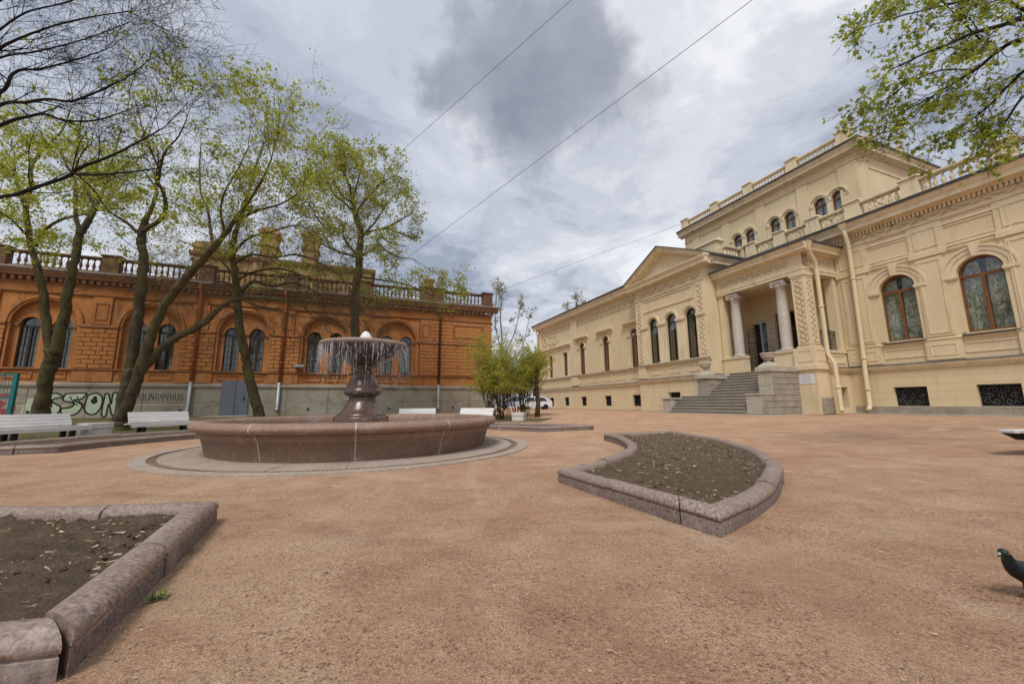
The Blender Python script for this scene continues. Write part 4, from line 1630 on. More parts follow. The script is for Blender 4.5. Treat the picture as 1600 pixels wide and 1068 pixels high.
# left flank
fL = ((-6.4, 0), (0, 1), (1, 0))
m = MB()
m.box(-7.2, -6.44, 2.9, 4.62, 0, 1.98)
m.box(-9.1, -8.42, 3.72, 5.65, 0, .82)
part('flank_core', m, 'stone')
ashlar_block_run(-4.64, -3.0, [.9, 1.25, 1.6, 1.98], 3, -.02, fL)
ashlar_block_run(-7.2, -6.42, [0.02, .5, 1.0, 1.5, 1.98], 1, 4.66, None)
ashlar_block_run(-9.12, -8.4, [0.02, .82], 1, 5.67, None, 'stone_pale')
m = MB()
m.bevbox(-7.28, -6.34, 2.8, 4.78, 2.0, 2.24, .03)
m.bevbox(-9.16, -8.36, 3.72, 5.75, .83, .92, .02)
part('coping', m, 'stone_pale')
# white notice on the pier base
m = MB()
m.box(QR - .74, QR - .04, QN + .1, QN + .118, 1.5, 1.98)
nb = part('notice_board', m, 'paper')
m = MB()
for k, (a, b) in enumerate(((.12, .5), (.08, .6), (.08, .55), (.08, .6), (.2, .5))):
    m.box(QR - .74 + a, QR - .74 + b, QN + .118, QN + .12, 1.88 - .075 * k, 1.905 - .075 * k)
obj('print', m, 'letters', nb)


def downpipe(pts, r_=.085, mat='trim', parent=palace, collars=(), shoe=True, name='downpipe', hopper=False):
    m = MB()
    m.tube(pts, r_, 10)
    o = obj(name, m, mat, parent)
    if hopper:
        p = pts[0]
        m = MB()
        m.add([(p[0] - .22, p[1] - .12, p[2] + .2), (p[0] + .22, p[1] - .12, p[2] + .2), (p[0] + .22, p[1] + .2, p[2] + .2), (p[0] - .22, p[1] + .2, p[2] + .2),
               (p[0] - .1, p[1] - .09, p[2] - .25), (p[0] + .1, p[1] - .09, p[2] - .25), (p[0] + .1, p[1] + .09, p[2] - .25), (p[0] - .1, p[1] + .09, p[2] - .25)],
              [(0, 1, 2, 3), (0, 4, 5, 1), (1, 5, 6, 2), (2, 6, 7, 3), (3, 7, 4, 0), (4, 7, 6, 5)])
        obj('hopper', m, mat, o)
    for z, x, d in collars:
        m = MB()
        m.lathe([(r_ + .002, z - .05), (r_ + .025, z - .045), (r_ + .025, z + .045), (r_ + .002, z + .05)], (x, d), 10)
        obj('collar', m, mat, o)
    return o


downpipe([(-.72, .5, 9.75), (-.72, .47, 9.2), (-.74, .3, 8.75), (-.76, .24, 8.3), (-.82, .24, 2.6), (-.82, .28, 2.45), (-.82, .29, .42), (-.82, .38, .28), (-.82, .52, .2)],
         .1, 'plaster', palace, [(6.9, -.78, .24), (2.75, -.82, .24), (1.2, -.82, .29)], hopper=True)
downpipe([(-1.22, QN + .1, 8.5), (-1.24, QN - .1, 8.2), (-1.34, QN - .62, 7.75), (-1.36, QN - .7, 7.3), (-1.36, QN - .7, 3.05), (-1.34, QN - .7, 2.95), (-1.14, QN - .72, 2.5), (-1.12, QN - .72, 2.3), (-1.12, QN - .72, .4), (-1.08, QN - .7, .26), (-1.0, QN - .55, .16)],
         .1, 'plaster', palace, [(5.4, -1.36, QN - .7), (1.3, -1.12, QN - .72)], hopper=True)
downpipe([(-14.3, LN + .75, 9.9), (-14.2, LN + .7, 9.6), (-13.82, LN + .3, 8.6), (-13.78, LN + .2, 8.3), (-13.78, LN + .2, .4), (-13.74, LN + .36, .2)],
         .085, 'plaster', palace, [(6.5, -13.78, LN + .2), (2.4, -13.78, LN + .2)])
downpipe([(-33.0, LN + .6, 9.8), (-33.0, LN + .25, 9.0), (-33.0, LN + .22, .4)], .085, 'plaster', palace)


# ------------------------------------------------------------------ terracotta building (left, behind the trees)
BZ, BN = 0.28, -29.25
bx, by = -dAy, dAx                        # along its facade, left to right
brick_o = Vector((dAx * BN, dAy * BN, BZ))
bt = thing('terracotta_building', 'weathered orange terracotta building with arched windows, grey plinth and roof balustrade', 'building', brick_o, math.atan2(-dAx * -1, -dAy))
bt.rotation_euler = (0, 0, math.atan2(by, bx))
BW0, BW1 = -25.8, 9.66
PER = 4.72
PC = [-2.36 + PER * k for k in range(-4, 2)]          # centres of the window pairs
PIER = [PER * k for k in range(-5, 1)]
op = []
for c in PC:
    op += [(c - .68, .84, 2.8, 5.2, True), (c + .68, .84, 2.8, 5.2, True)]


def bpart(name, mb, mat, parent=bt, kind=None):
    return obj(name, mb, mat, parent, kind=kind)


# recessed field behind each big arch, then the main wall in front of it
m = MB()
m.wall(BW0, 4.6, 2.0, 7.75, -.22, op, .22)
bpart('recessed_wall', m, 'orange')
m = MB()
m.wall(BW0, BW1, 2.0, 7.75, 0, [(c, 2.74, 2.78, 5.22, True) for c in PC], .22, 18)
bpart('wall', m, 'orange')
m = MB()
m.box(BW0, BW1 + .1, -10, .1, -.4, 1.74)
bpart('plinth', m, 'plinth')
m = MB()
m.profile([(-.05, 1.741), (.14, 1.741), (.18, 1.78), (.18, 1.9), (.12, 2.0), (-.05, 2.02)], BW0, BW1 + .16)
bpart('plinth_ledge', m, 'plinth_cap')
m = MB()
for x in np.arange(-24, 9, 2.45):
    m.box(x - .012, x + .012, .08, .104, 0, 1.7)
m.box(BW0, BW1, .08, .103, .86, .875)
bpart('plinth_joint', m, 'joint')
m = MB()
m.box(BW1 - .25, BW1 - .002, -10, -.01, 2.0, 7.75)
m.box(BW0, BW0 + .2, -10, -.01, 2.0, 7.75)
bpart('side_wall', m, 'orange')
m = MB()
m.box(BW0, BW1, -10, -.3, 8.3, 8.36)
bpart('roof', m, 'zinc')
# strings
for z0, z1, pr, mt in ((2.64, 2.8, .13, 'orange_trim'), (6.95, 7.1, .12, 'orange_trim')):
    m = MB()
    m.profile([(-.05, z0), (pr * .5, z0), (pr, z0 + (z1 - z0) * .5), (pr, z1 - .03), (-.05, z1)], BW0, BW1 + .06)
    bpart('string_course', m, mt)
xs_ = [BW0] + [e for c in PC for e in (c - 1.52, c + 1.52)] + [BW1 + .08]
for a, b in zip(xs_[::2], xs_[1::2]):
    m = MB()
    m.profile([(-.05, 5.08), (.07, 5.08), (.13, 5.17), (.13, 5.26), (.05, 5.32), (-.05, 5.33)], a, b)
    bpart('impost_course', m, 'orange_trim')
for c in PC:
    m = MB()
    m.band((c, 5.24), 1.375, 1.5, 0, PI, -.1, .06, 20)
    m.band((c, 5.24), 1.5, 1.64, 0, PI, -.05, .12, 20)
    bpart('archivolt', m, 'orange')
    m = MB()
    m.profile([(-.25, 5.06), (-.15, 5.06), (-.11, 5.15), (-.11, 5.24), (-.25, 5.28)], c - .25, c + .25)
    for sx in (-1, 1):
        m.profile([(-.25, 5.06), (-.15, 5.06), (-.11, 5.15), (-.11, 5.24), (-.25, 5.28)], *sorted((c + sx * 1.12, c + sx * 1.365)))
    bpart('impost_course', m, 'orange_trim')
    for sx in (-1, 1):
        wc = c + sx * .68
        m = MB()
        m.band((wc, 5.2), .42, .53, 0, PI, -.24, -.17, 12)
        bpart('window_arch', m, 'orange')
        fo = window(bt, wc, .84, 2.8, 5.2, True, -.32, 'small', wood='frame_dark', mull=True, cur='drape', seg=10)
        m = MB()
        for z in (3.2, 3.62, 4.04, 4.46):
            m.box(wc - .38, wc + .38, -.345, -.318, z, z + .03)
        for x in (-.2, .2):
            m.box(wc + x - .012, wc + x + .012, -.345, -.32, 2.86, 5.05)
        obj('glazing_bar', m, 'frame_dark', fo)
    m = MB()
    for sx in (-1, 1):
        a, b = sorted((c + sx * .14, c + sx * 1.24))
        m.box(a, b, -.02, .05, 2.2, 2.26)
        m.box(a, b, -.02, .05, 2.5, 2.56)
        m.box(a, a + .06, -.02, .048, 2.26, 2.5)
        m.box(b - .06, b, -.02, .048, 2.26, 2.5)
    bpart('apron_panel', m, 'orange')
# rusticated piers, block by block
for i, p_ in enumerate(PIER):
    hw = .86
    m = MB()
    m.box(p_ - hw, p_ + hw, -.02, .045, 2.79, 5.09)
    bpart('joint_bed', m, 'joint')
    m = MB()
    m.box(p_ - hw - .02, p_ + hw + .02, -.02, .09, 2.05, 2.63)
    m.box(p_ - .42, p_ + .42, -.02, .1, 5.34, 6.94)
    bpart('pilaster', m, 'orange')
    frame_panel(bt, p_ - .3, p_ + .3, 5.6, 6.6, .1, .06, .04, mat='orange_trim')
    rows = 9
    for r_ in range(rows):
        za, zb = 2.80 + 2.27 * r_ / rows, 2.80 + 2.27 * (r_ + 1) / rows
        xs2 = [-hw, -hw / 3 * .9, hw / 3 * 1.0, hw] if r_ % 2 == 0 else [-hw, -hw * .66, .0, hw * .62, hw]
        for a, b in zip(xs2, xs2[1:]):
            m = MB()
            m.bevbox(p_ + a + .012, p_ + b - .012, -.01, .085 + random.uniform(-.012, .012), za + .014, zb - .014, .018)
            bpart('stone_block', m, 'block')
# end bay: full-width courses and an upper panel
m = MB()
m.box(3.98, BW1 - .02, -.02, .03, 2.79, 6.94)
bpart('joint_bed', m, 'joint')
for (za, zb, n_) in ((2.8, 5.07, 9), (5.34, 6.94, 6)):
    for r_ in range(n_):
        a0, a1 = za + (zb - za) * r_ / n_, za + (zb - za) * (r_ + 1) / n_
        segs = [(4.02, 5.9), (5.92, 7.7), (7.72, 9.66)] if r_ % 2 else [(4.02, 5.1), (5.12, 6.9), (6.92, 8.6), (8.62, 9.66)]
        for a, b in segs:
            if za > 5 and 1 <= r_ <= 4 and a < 8.8 and b > 6.6:
                a, b = (a, min(b, 6.55)) if a < 6.5 else (max(a, 8.95), b)
                if b - a < .1:
                    continue
            m = MB()
            m.bevbox(a + .008, b - .008, -.01, .07 + random.uniform(-.01, .01), a0 + .012, a1 - .012, .016)
            bpart('stone_course', m, 'block')
m = MB()
m.box(6.7, 8.8, -.02, .06, 5.75, 6.6)
bpart('panel', m, 'block')
frame_panel(bt, 6.58, 8.92, 5.63, 6.72, .03, .09, .07, mat='orange_trim')
m = MB()
m.box(4.1, 4.75, -.02, .1, 5.34, 6.94)
bpart('pilaster', m, 'orange')
frame_panel(bt, 4.16, 4.68, 5.6, 6.6, .1, .06, .04, mat='orange_trim')
# cornice with brackets, gutter, roof balustrade
m = MB()
m.profile([(-.05, 7.5), (.05, 7.5), (.08, 7.58), (-.05, 7.62)], BW0, BW1 + .05)
m.profile([(-.05, 7.86), (.34, 7.88), (.36, 7.98), (.44, 8.06), (.5, 8.2), (-.05, 8.3)], BW0, BW1 + .45)
bpart('cornice', m, 'cornice_w')
m = MB()
x = BW0 + .1
while x < BW1 + .1:
    m.box(x, x + .15, -.02, .24, 7.66, 7.865)
    x += .33
bpart('brackets', m, 'cornice_w', kind='stuff')
m = MB()
m.profile([(.40, 8.21), (.56, 8.2), (.58, 8.26), (.5, 8.31), (-.05, 8.36), (-.05, 8.32)], BW0, BW1 + .5)
bpart('gutter', m, 'zinc')
BAL.clear()
balustrade(bt, BW0, BW1 - .1, -.1, 8.36, 1.02, [-18.9, -14.1, -9.4, -4.7, 0, 4.35, 5.35, 9.3], .8, 'roof_stone', ph=.14, step=.29, r_=.085)
for a, b in ((-24, -19.3), (-18.5, -14.5), (-13.7, -9.8), (-9, -5.1), (-4.3, -.4), (.4, 3.95), (5.75, 8.9)):
    m = MB()
    m.box(a, b, -.24, .06, 8.355, 8.5)
    bpart('balustrade_base', m, 'cornice_w')
# yellow attic with chimneys
m = MB()
m.box(-11.3, .55, -10, -3, 8.3, 11.2)
bpart('attic', m, 'yellow_brick')
m = MB()
m.profile([(-3.02, 11.0), (-2.85, 11.05), (-2.75, 11.2), (-2.7, 11.35), (-3.02, 11.4)], -11.5, .75)
m.box(-11.5, .75, -10, -3.0, 11.2, 11.4)
for x in (-11.0, -7.4, -3.8, .1):
    m.box(x - .3, x + .3, -3.02, -2.88, 8.3, 11.02)
bpart('attic_cornice', m, 'yellow_brick')
for x, h in ((-10.8, 12.2), (-6.9, 13.9), (-4.1, 14.0)):
    m = MB()
    hw = .52
    m.box(x - hw, x + hw, -4.3, -3.1, 11.3, h - .75)
    m.box(x - hw - .1, x + hw + .1, -4.4, -3.0, h - 1.5, h - 1.3)
    m.box(x - hw - .06, x + hw + .06, -4.36, -3.04, h - .748, h - .5)
    m.box(x - hw - .14, x + hw + .14, -4.44, -2.96, h - .498, h - .2)
    m.box(x - hw - .02, x + hw + .02, -4.32, -3.08, h - .198, h)
    bpart('chimney', m, 'yellow_brick')
m = MB()
m.box(4.5, 5.1, -1.4, -.8, 8.3, 10.5)
m.box(4.42, 5.18, -1.48, -.72, 10.3, 10.48)
bpart('chimney', m, 'orange_trim')
# pipes
for x, mt in ((-9.52, 'pipe_orange'), (-4.86, 'pipe_orange'), (5.46, 'pipe_dark'), (-19.0, 'pipe_orange')):
    o = downpipe([(x, .5, 8.2), (x, .42, 7.9), (x + .03, .2, 7.4), (x, .2, 2.0)], .085, mt, bt, [(5.2, x, .2), (3.4, x, .2)])
    m = MB()
    m.tube([(x, .2, 2.1), (x, .22, .55), (x, .32, .38), (x, .42, .3)], .1, 10)
    obj('lower_pipe', m, 'pipe_grey', o)
# grey steel door, its slab, a lamp and vents
m = MB()
m.box(-7.95, -6.5, .05, .2, -.1, 2.2)
dr = bpart('door', m, 'door_grey')
m = MB()
m.box(-7.2, -7.18, .2, .212, .0, 2.15)
m.box(-6.75, -6.68, .2, .25, 1.0, 1.2)
obj('handle', m, 'frame_dark', dr)
m = MB()
for x in (-12.4, -9.9, -3.1, 2.0, -16.5, 6.6):
    m.box(x - .07, x + .07, .09, .13, .34, .46)
bpart('vent', m, 'frame_dark')
m = MB()
m.add([(-4.1, .1, 3.3), (-3.5, .1, 3.3), (-3.5, .45, 3.18), (-4.1, .45, 3.18), (-4.05, .1, 3.12), (-3.55, .1, 3.12), (-3.55, .42, 3.1), (-4.05, .42, 3.1)],
      [(0, 1, 2, 3), (4, 7, 6, 5), (3, 2, 6, 7), (0, 3, 7, 4), (1, 5, 6, 2)])
bpart('wall_lamp', m, 'pipe_grey')
m = MB()
m.box(-8.3, -6.1, .3, 2.2, -.15, .06)
bpart('door_slab', m, 'slab')

# graffiti: flat paint a couple of millimetres proud of the plinth
m = MB()
m.box(-19.5, -9.7, .1015, .1025, .70, .755)
bpart('painted_stripe', m, 'paint_yellow')


def ribbon(m, pts, w_, d):
    for a, b in zip(pts, pts[1:]):
        a, b = Vector((a[0], a[1])), Vector((b[0], b[1]))
        t = (b - a)
        if t.length < 1e-6:
            continue
        t.normalize()
        nn = Vector((-t.y, t.x)) * (w_ / 2)
        a2, b2 = a - t * w_ * .3, b + t * w_ * .3
        m.add([(p.x, d, p.y) for p in (a2 + nn, a2 - nn, b2 - nn, b2 + nn)], [(0, 1, 2, 3)])


def curve(pts, n_=5):
    out = []
    for i in range(len(pts) - 1):
        p0, p1, p2, p3 = pts[max(i - 1, 0)], pts[i], pts[i + 1], pts[min(i + 2, len(pts) - 1)]
        for k in range(n_):
            t = k / n_
            out.append(tuple(.5 * (2 * b + (c - a) * t + (2 * a - 5 * b + 4 * c - d) * t * t + (3 * b - a - 3 * c + d) * t ** 3) for a, b, c, d in zip(p0, p1, p2, p3)))
    out.append(tuple(pts[-1]))
    return out


# fat bubble letters "SSON" on the left of the wall
GX0, GZ0, GW, GH = -16.05, .12, 3.15, 1.36
LET = [[(.18, .95), (.02, .85), (.0, .6), (.13, .5), (.12, .34), (.0, .2), (.06, .02), (.22, .1), (.26, .4), (.14, .58), (.16, .72), (.27, .8)],
       [(.30, .92), (.28, .66), (.42, .55), (.40, .38), (.27, .30), (.33, .04), (.48, .12), (.54, .45), (.42, .66), (.52, .72), (.56, .95)],
       [(.58, .55), (.6, .84), (.69, .95), (.79, .8), (.8, .4), (.73, .1), (.63, .12), (.57, .35)],
       [(.83, .92), (.82, .1), (.88, .0), (.90, .5), (.96, .08), (1.0, .1), (1.0, .9), (.94, .93), (.93, .5), (.88, .9)]]
mf, ml = MB(), MB()
for li, L in enumerate(LET):
    cl_ = curve([*L, L[0]], 5)
    pts = [(GX0 + GW * p[0], GZ0 + GH * p[1]) for p in cl_]
    cx_ = sum(p[0] for p in pts) / len(pts)
    cz_ = sum(p[1] for p in pts) / len(pts)
    mf.add([(cx_, .103 + li * .0004, cz_)] + [(p[0], .103 + li * .0004, p[1]) for p in pts], [(0, i + 1, i + 2) for i in range(len(pts) - 1)])
    ribbon(ml, pts, .075, .106 + li * .0004)
ribbon(ml, [(GX0 + GW * .665, GZ0 + GH * .62), (GX0 + GW * .70, GZ0 + GH * .78), (GX0 + GW * .72, GZ0 + GH * .6), (GX0 + GW * .69, GZ0 + GH * .55), (GX0 + GW * .665, GZ0 + GH * .62)], .13, .1085)
for a in (.1, .36, .45):
    ribbon(ml, curve([(GX0 + GW * a, GZ0 + GH * .82), (GX0 + GW * (a + .05), GZ0 + GH * .6), (GX0 + GW * (a + .12), GZ0 + GH * .45)], 5), .05, .1087)
bpart('graffiti', mf, 'paint_pale')
bpart('graffiti_outline', ml, 'paint_black')
mr = MB()
X0 = -17.9
for pl in ([(0, .55), (.25, .95), (.55, .75), (.3, .5)], [(.1, 1.25), (.95, 1.3), (.75, .98), (.2, 1.05)], [(.05, .35), (.6, .1), (.62, .45), (.3, .52)], [(.62, .5), (.78, .95), (.9, .6), (.85, .1)]):
    mr.add([(X0 + x, .104, z + .1) for x, z in pl], [(0, 1, 2, 3)])
bpart('graffiti', mr, 'paint_red')
mr = MB()
mr.add([(X0 + x, .103, z) for x, z in ((1.1, .3), (1.75, .2), (1.8, 1.2), (1.3, 1.1))], [(0, 1, 2, 3)])
bpart('graffiti', mr, 'paint_pale')
# thin black tag
GL = {'L': [[(0, 1), (.1, 0), (.6, .1)]], 'E': [[(.6, 1), (.05, .95), (.0, .5), (.4, .55)], [(0, .5), (.05, 0), (.65, .05)]], 'J': [[(.1, 1), (.6, .95), (.5, .1), (.2, 0), (.0, .25)]],
      'O': [[(.3, 1), (.0, .6), (.1, .1), (.4, 0), (.65, .4), (.55, .9), (.3, 1)]], 'U': [[(0, 1), (.05, .15), (.35, 0), (.6, .2), (.62, 1)]], 'N': [[(0, 0), (.05, 1), (.55, .05), (.6, 1)]],
      'G': [[(.6, .85), (.25, 1), (.0, .5), (.2, .02), (.6, .1), (.6, .5), (.35, .48)]], 'Y': [[(0, 1), (.15, .55), (.5, .6)], [(.6, 1), (.45, 0)]], 'H': [[(0, 1), (.05, 0)], [(.0, .5), (.5, .55)], [(.55, 1), (.5, 0)]], '4': [[(.1, 1), (.0, .5), (.55, .5)], [(.5, 1), (.45, 0)]]}
ml = MB()
x = -12.55
for ch in 'LEJOUNG44HUG':
    for st in GL[ch]:
        ribbon(ml, [(x + .26 * p[0], .98 + .40 * p[1]) for p in st], .035, .1035)
    x += .232
bpart('graffiti_tag', ml, 'paint_black')

# ------------------------------------------------------------------ pale building far behind the gap
fb = thing('pale_building', 'pale distant building glimpsed through the shrubs between the two palaces', 'building', (0, 0, .3))
p0 = P(800, 600, 62)
fb.location = (p0.x, p0.y, .3)
fb.rotation_euler = (0, 0, -.02)
m = MB()
m.wall(-7.5, 6, 0, 4.0, 0, [(-5 + 2.2 * k, 1.0, 1.4, 3.0, False) for k in range(5)], .2)
m.box(-7.5, 6, -6, -.25, 0, 4.0)
obj('wall', m, 'far_wall', fb)
m = MB()
m.box(-7.8, 6.2, -6, .3, 4.0, 4.2)
obj('roof', m, 'zinc', fb)
for k in range(5):
    m = MB()
    m.box(-5 + 2.2 * k - .5, -5 + 2.2 * k + .5, -.2, -.15, 1.4, 3.0)
    obj('window', m, 'car_glass', fb)

# ------------------------------------------------------------------ flower beds: ring sectors round the fountain, granite kerbs
PH = R(-64.4)
HP, R0 = 1.65, 6.0
R1S = (8.13, 8.13, 8.13, 8.045)
R1 = 8.13


HPA, HPB = (1.79, 1.65, 1.65, 1.65), (1.65, 1.65, 1.65, 1.575)


def bed_outline(k):
    HPa, HPb = HPA[k], HPB[k]
    f1, f2 = PH + k * PI / 2, PH + (k + 1) * PI / 2
    pts = []                              # (x, y, is corner)
    a0, a1 = f1 + math.asin(HPa / R1S[k]), f2 - math.asin(HPb / R1S[k])
    n_ = 34
    for i in range(n_ + 1):
        a = a0 + (a1 - a0) * i / n_
        pts.append((R1S[k] * math.cos(a), R1S[k] * math.sin(a)))
    b0, b1 = f1 + math.asin(HPa / R0), f2 - math.asin(HPb / R0)
    for i in range(n_ + 1):
        a = b1 + (b0 - b1) * i / n_
        pts.append((R0 * math.cos(a), R0 * math.sin(a)))
    return [Vector((FX + x, FY + y)) for x, y in pts], (a0, a1, b0, b1)


KP = [(0.0, -.06), (0.0, .080), (-.012, .088), (-.012, .094), (.004, .098), (.006, .125), (-.012, .150), (-.045, .168), (-.09, .175), (-.135, .168), (-.165, .150), (-.18, .12), (-.18, -.06)]
bed_labels = ['bare earth flower bed with curved red granite kerb in front of the palace steps',
              'low flower bed with granite kerb beyond the fountain, towards the green shrubs',
              'long flower bed with granite kerb in front of the white benches on the left',
              'near flower bed at the lower left with thick granite kerb and straw litter']
for k in range(4):
    R1 = R1S[k]
    HPa, HPb = HPA[k], HPB[k]
    pts, (a0, a1, b0, b1) = bed_outline(k)
    N = len(pts)
    cen = sum(pts, Vector((0, 0))) / N
    gzc = gz(cen.x, cen.y)
    bed = thing('flower_bed', bed_labels[k], 'flower bed', (cen.x, cen.y, 0), 0, 'granite-edged flower beds round the fountain')
    nor = []
    for i in range(N):
        e1 = (pts[i] - pts[i - 1]).normalized()
        e2 = (pts[(i + 1) % N] - pts[i]).normalized()
        n1_, n2_ = Vector((e1.y, -e1.x)), Vector((e2.y, -e2.x))
        b = (n1_ + n2_)
        b = b / max(.3, b.length_squared) * 2
        nor.append(b)
    cum = [0]
    for i in range(N):
        cum.append(cum[-1] + (pts[(i + 1) % N] - pts[i]).length)
    tot = cum[-1]

    def at(t):
        t %= tot
        i = max(j for j in range(N) if cum[j] <= t + 1e-9)
        f = (t - cum[i]) / (cum[i + 1] - cum[i])
        return pts[i].lerp(pts[(i + 1) % N], f), nor[i].lerp(nor[(i + 1) % N], f)

    nseg = 21
    offs = (cum[34] / tot * nseg) % 1 if k == 3 else .62
    for q in range(nseg):
        ta, tb = tot * (q + offs) / nseg + .006, tot * (q + 1 + offs) / nseg - .006
        if k == 3 and abs(tot * (q + 1 + offs) / nseg % tot - cum[34]) < .05:
            tb -= .028
        ts = [ta] + [c for c in [cc + w_ * tot for w_ in (0, 1) for cc in cum[:-1]] if ta + .02 < c < tb - .02] + [tb]
        jx, jz, tl = random.gauss(0, .005), random.gauss(0, .005), random.gauss(0, .006)
        m = MB()
        rows = []
        for t in ts:
            p_, nn = at(t)
            rows.append([(p_.x - cen.x + nn.x * (x_ + jx), p_.y - cen.y + nn.y * (x_ + jx), z_ + jz + tl * (t - ta) + gz(p_.x, p_.y)) for x_, z_ in KP])
        kk = len(KP)
        m.raw([p_ for r_ in rows for p_ in r_], [(i * kk + j, i * kk + j + 1, (i + 1) * kk + j + 1, (i + 1) * kk + j) for i in range(len(rows) - 1) for j in range(kk - 1)], True)
        m.raw(rows[0], [tuple(range(kk))])
        m.raw(rows[-1], [tuple(range(kk - 1, -1, -1))])
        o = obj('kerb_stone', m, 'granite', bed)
        o.data.materials.append(MATS['granite_dark'])  # darker granite colour for the outer face below the groove
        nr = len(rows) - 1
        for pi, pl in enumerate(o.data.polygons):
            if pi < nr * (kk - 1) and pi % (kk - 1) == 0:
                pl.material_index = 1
    # soil
    m = MB()
    NA, NR = (110, 44) if k in (0, 3) else (40, 12)
    sv = []
    for j in range(NR + 1):
        v = j / NR
        rr = R0 + .1 + (R1 - R0 - .2) * v
        aa = PH + k * PI / 2 + math.asin((HPa + .1) / rr)
        ab = PH + (k + 1) * PI / 2 - math.asin((HPb + .1) / rr)
        for i in range(NA + 1):
            a = aa + (ab - aa) * i / NA
            edge = min(i, NA - i, j * 2, (NR - j) * 2) / 5
            x, y = FX + rr * math.cos(a), FY + rr * math.sin(a)
            h = .075 + .035 * min(1, edge) + random.gauss(0, .011) + .02 * math.sin(x * 5.1 + y * 3) * math.sin(y * 4.3) + gz(x, y)
            if k == 0:
                h -= .07 * math.exp(-((x - 3.35) ** 2 + (y - 7.3) ** 2) / .05)
            sv.append((x - cen.x, y - cen.y, h))
    m.raw(sv, [(j * (NA + 1) + i, j * (NA + 1) + i + 1, (j + 1) * (NA + 1) + i + 1, (j + 1) * (NA + 1) + i) for j in range(NR) for i in range(NA)], True)
    obj('soil', m, 'soil', bed)
    # straw, seed husks and dead leaves
    m = MB()
    for q in range({0: 2600, 3: 2800}.get(k, 250)):
        rr = math.sqrt(random.uniform((R0 + .2) ** 2, (R1 - .2) ** 2))
        aa = PH + k * PI / 2 + math.asin((HPa + .22) / rr)
        ab = PH + (k + 1) * PI / 2 - math.asin((HPb + .22) / rr)
        a = random.uniform(aa, ab)
        x, y = FX + rr * math.cos(a), FY + rr * math.sin(a)
        th, L, wd = random.uniform(0, PI), abs(random.gauss(.009, .009)) + .004, random.uniform(.001, .003)
        if random.random() < .1:
            L *= 2.0
        z = .104 + gz(x, y) + random.uniform(0, .016)
        c_, s_ = math.cos(th), math.sin(th)
        zz = [random.uniform(-.006, .012) for _ in range(4)]
        m.raw([(x - cen.x + c_ * L - s_ * wd, y - cen.y + s_ * L + c_ * wd, z + zz[0]), (x - cen.x - c_ * L - s_ * wd, y - cen.y - s_ * L + c_ * wd, z + zz[1]),
               (x - cen.x - c_ * L * .9 + s_ * wd, y - cen.y - s_ * L * .9 - c_ * wd, z + zz[2]), (x - cen.x + c_ * L * .8 + s_ * wd, y - cen.y + s_ * L * .8 - c_ * wd, z + zz[3])], [(0, 1, 2, 3)])
    obj('straw_litter', m, 'dry_leaf', bed, kind='stuff')
    # earth clods
    m = MB()
    for q in range({0: 900, 3: 1300}.get(k, 100)):
        rr = math.sqrt(random.uniform((R0 + .2) ** 2, (R1 - .2) ** 2))
        a = random.uniform(PH + k * PI / 2 + math.asin((HPa + .25) / rr), PH + (k + 1) * PI / 2 - math.asin((HPb + .25) / rr))
        x, y, s_ = FX + rr * math.cos(a) - cen.x, FY + rr * math.sin(a) - cen.y, abs(random.gauss(0, .011)) + .006
        z = .11 + gz(x + cen.x, y + cen.y)
        q6 = [(x + dx * s_ * random.uniform(.7, 1.3), y + dy * s_ * random.uniform(.7, 1.3), z + dz * s_ * random.uniform(.5, 1)) for dx, dy, dz in ((1, 0, 0), (0, 1, 0), (-1, 0, 0), (0, -1, 0), (0, 0, 1), (0, 0, -1))]
        m.raw(q6, [(0, 1, 4), (1, 2, 4), (2, 3, 4), (3, 0, 4), (1, 0, 5), (2, 1, 5), (3, 2, 5), (0, 3, 5)])
    obj('earth_clods', m, 'soil', bed, kind='stuff')

# ------------------------------------------------------------------ fountain
ft = thing('fountain', 'red granite fountain with tall bowl pouring water into a wide round basin', 'fountain', (FX, FY, 0))
A0 = math.atan2(6.41 - FY, -3.02 - FX)
BP = [(2.42, .0), (2.86, .0), (2.87, .03), (2.96, .36), (3.0, .395), (3.0, .42), (3.03, .43), (3.03, .46), (3.01, .47), (3.07, .475), (3.13, .50), (3.165, .545), (3.165, .585), (3.13, .63), (3.07, .655), (2.97, .66), (2.86, .645), (2.80, .60), (2.78, .5), (2.76, .2)]
NB = 12
for k in range(NB):
    m = MB()
    m.lathe(BP, (0, 0), 8, A0 + 2 * PI * k / NB + .0022, A0 + 2 * PI * (k + 1) / NB - .0022)
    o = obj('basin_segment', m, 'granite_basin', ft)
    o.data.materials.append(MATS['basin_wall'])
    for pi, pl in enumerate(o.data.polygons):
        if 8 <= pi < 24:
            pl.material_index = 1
m = MB()
for k in range(NB):
    a = A0 + 2 * PI * k / NB
    m.lathe([(r_ + .0035, z) for r_, z in BP[1:]], (0, 0), 1, a - .0034, a + .0034)
obj('basin_joint', m, 'grout', ft)
m = MB()
m.lathe([(.5, .47), (2.79, .47)], (0, 0), 48)
m.lathe([(.5, .2), (2.8, .2)], (0, 0), 24)
obj('basin_water', m, 'water', ft)
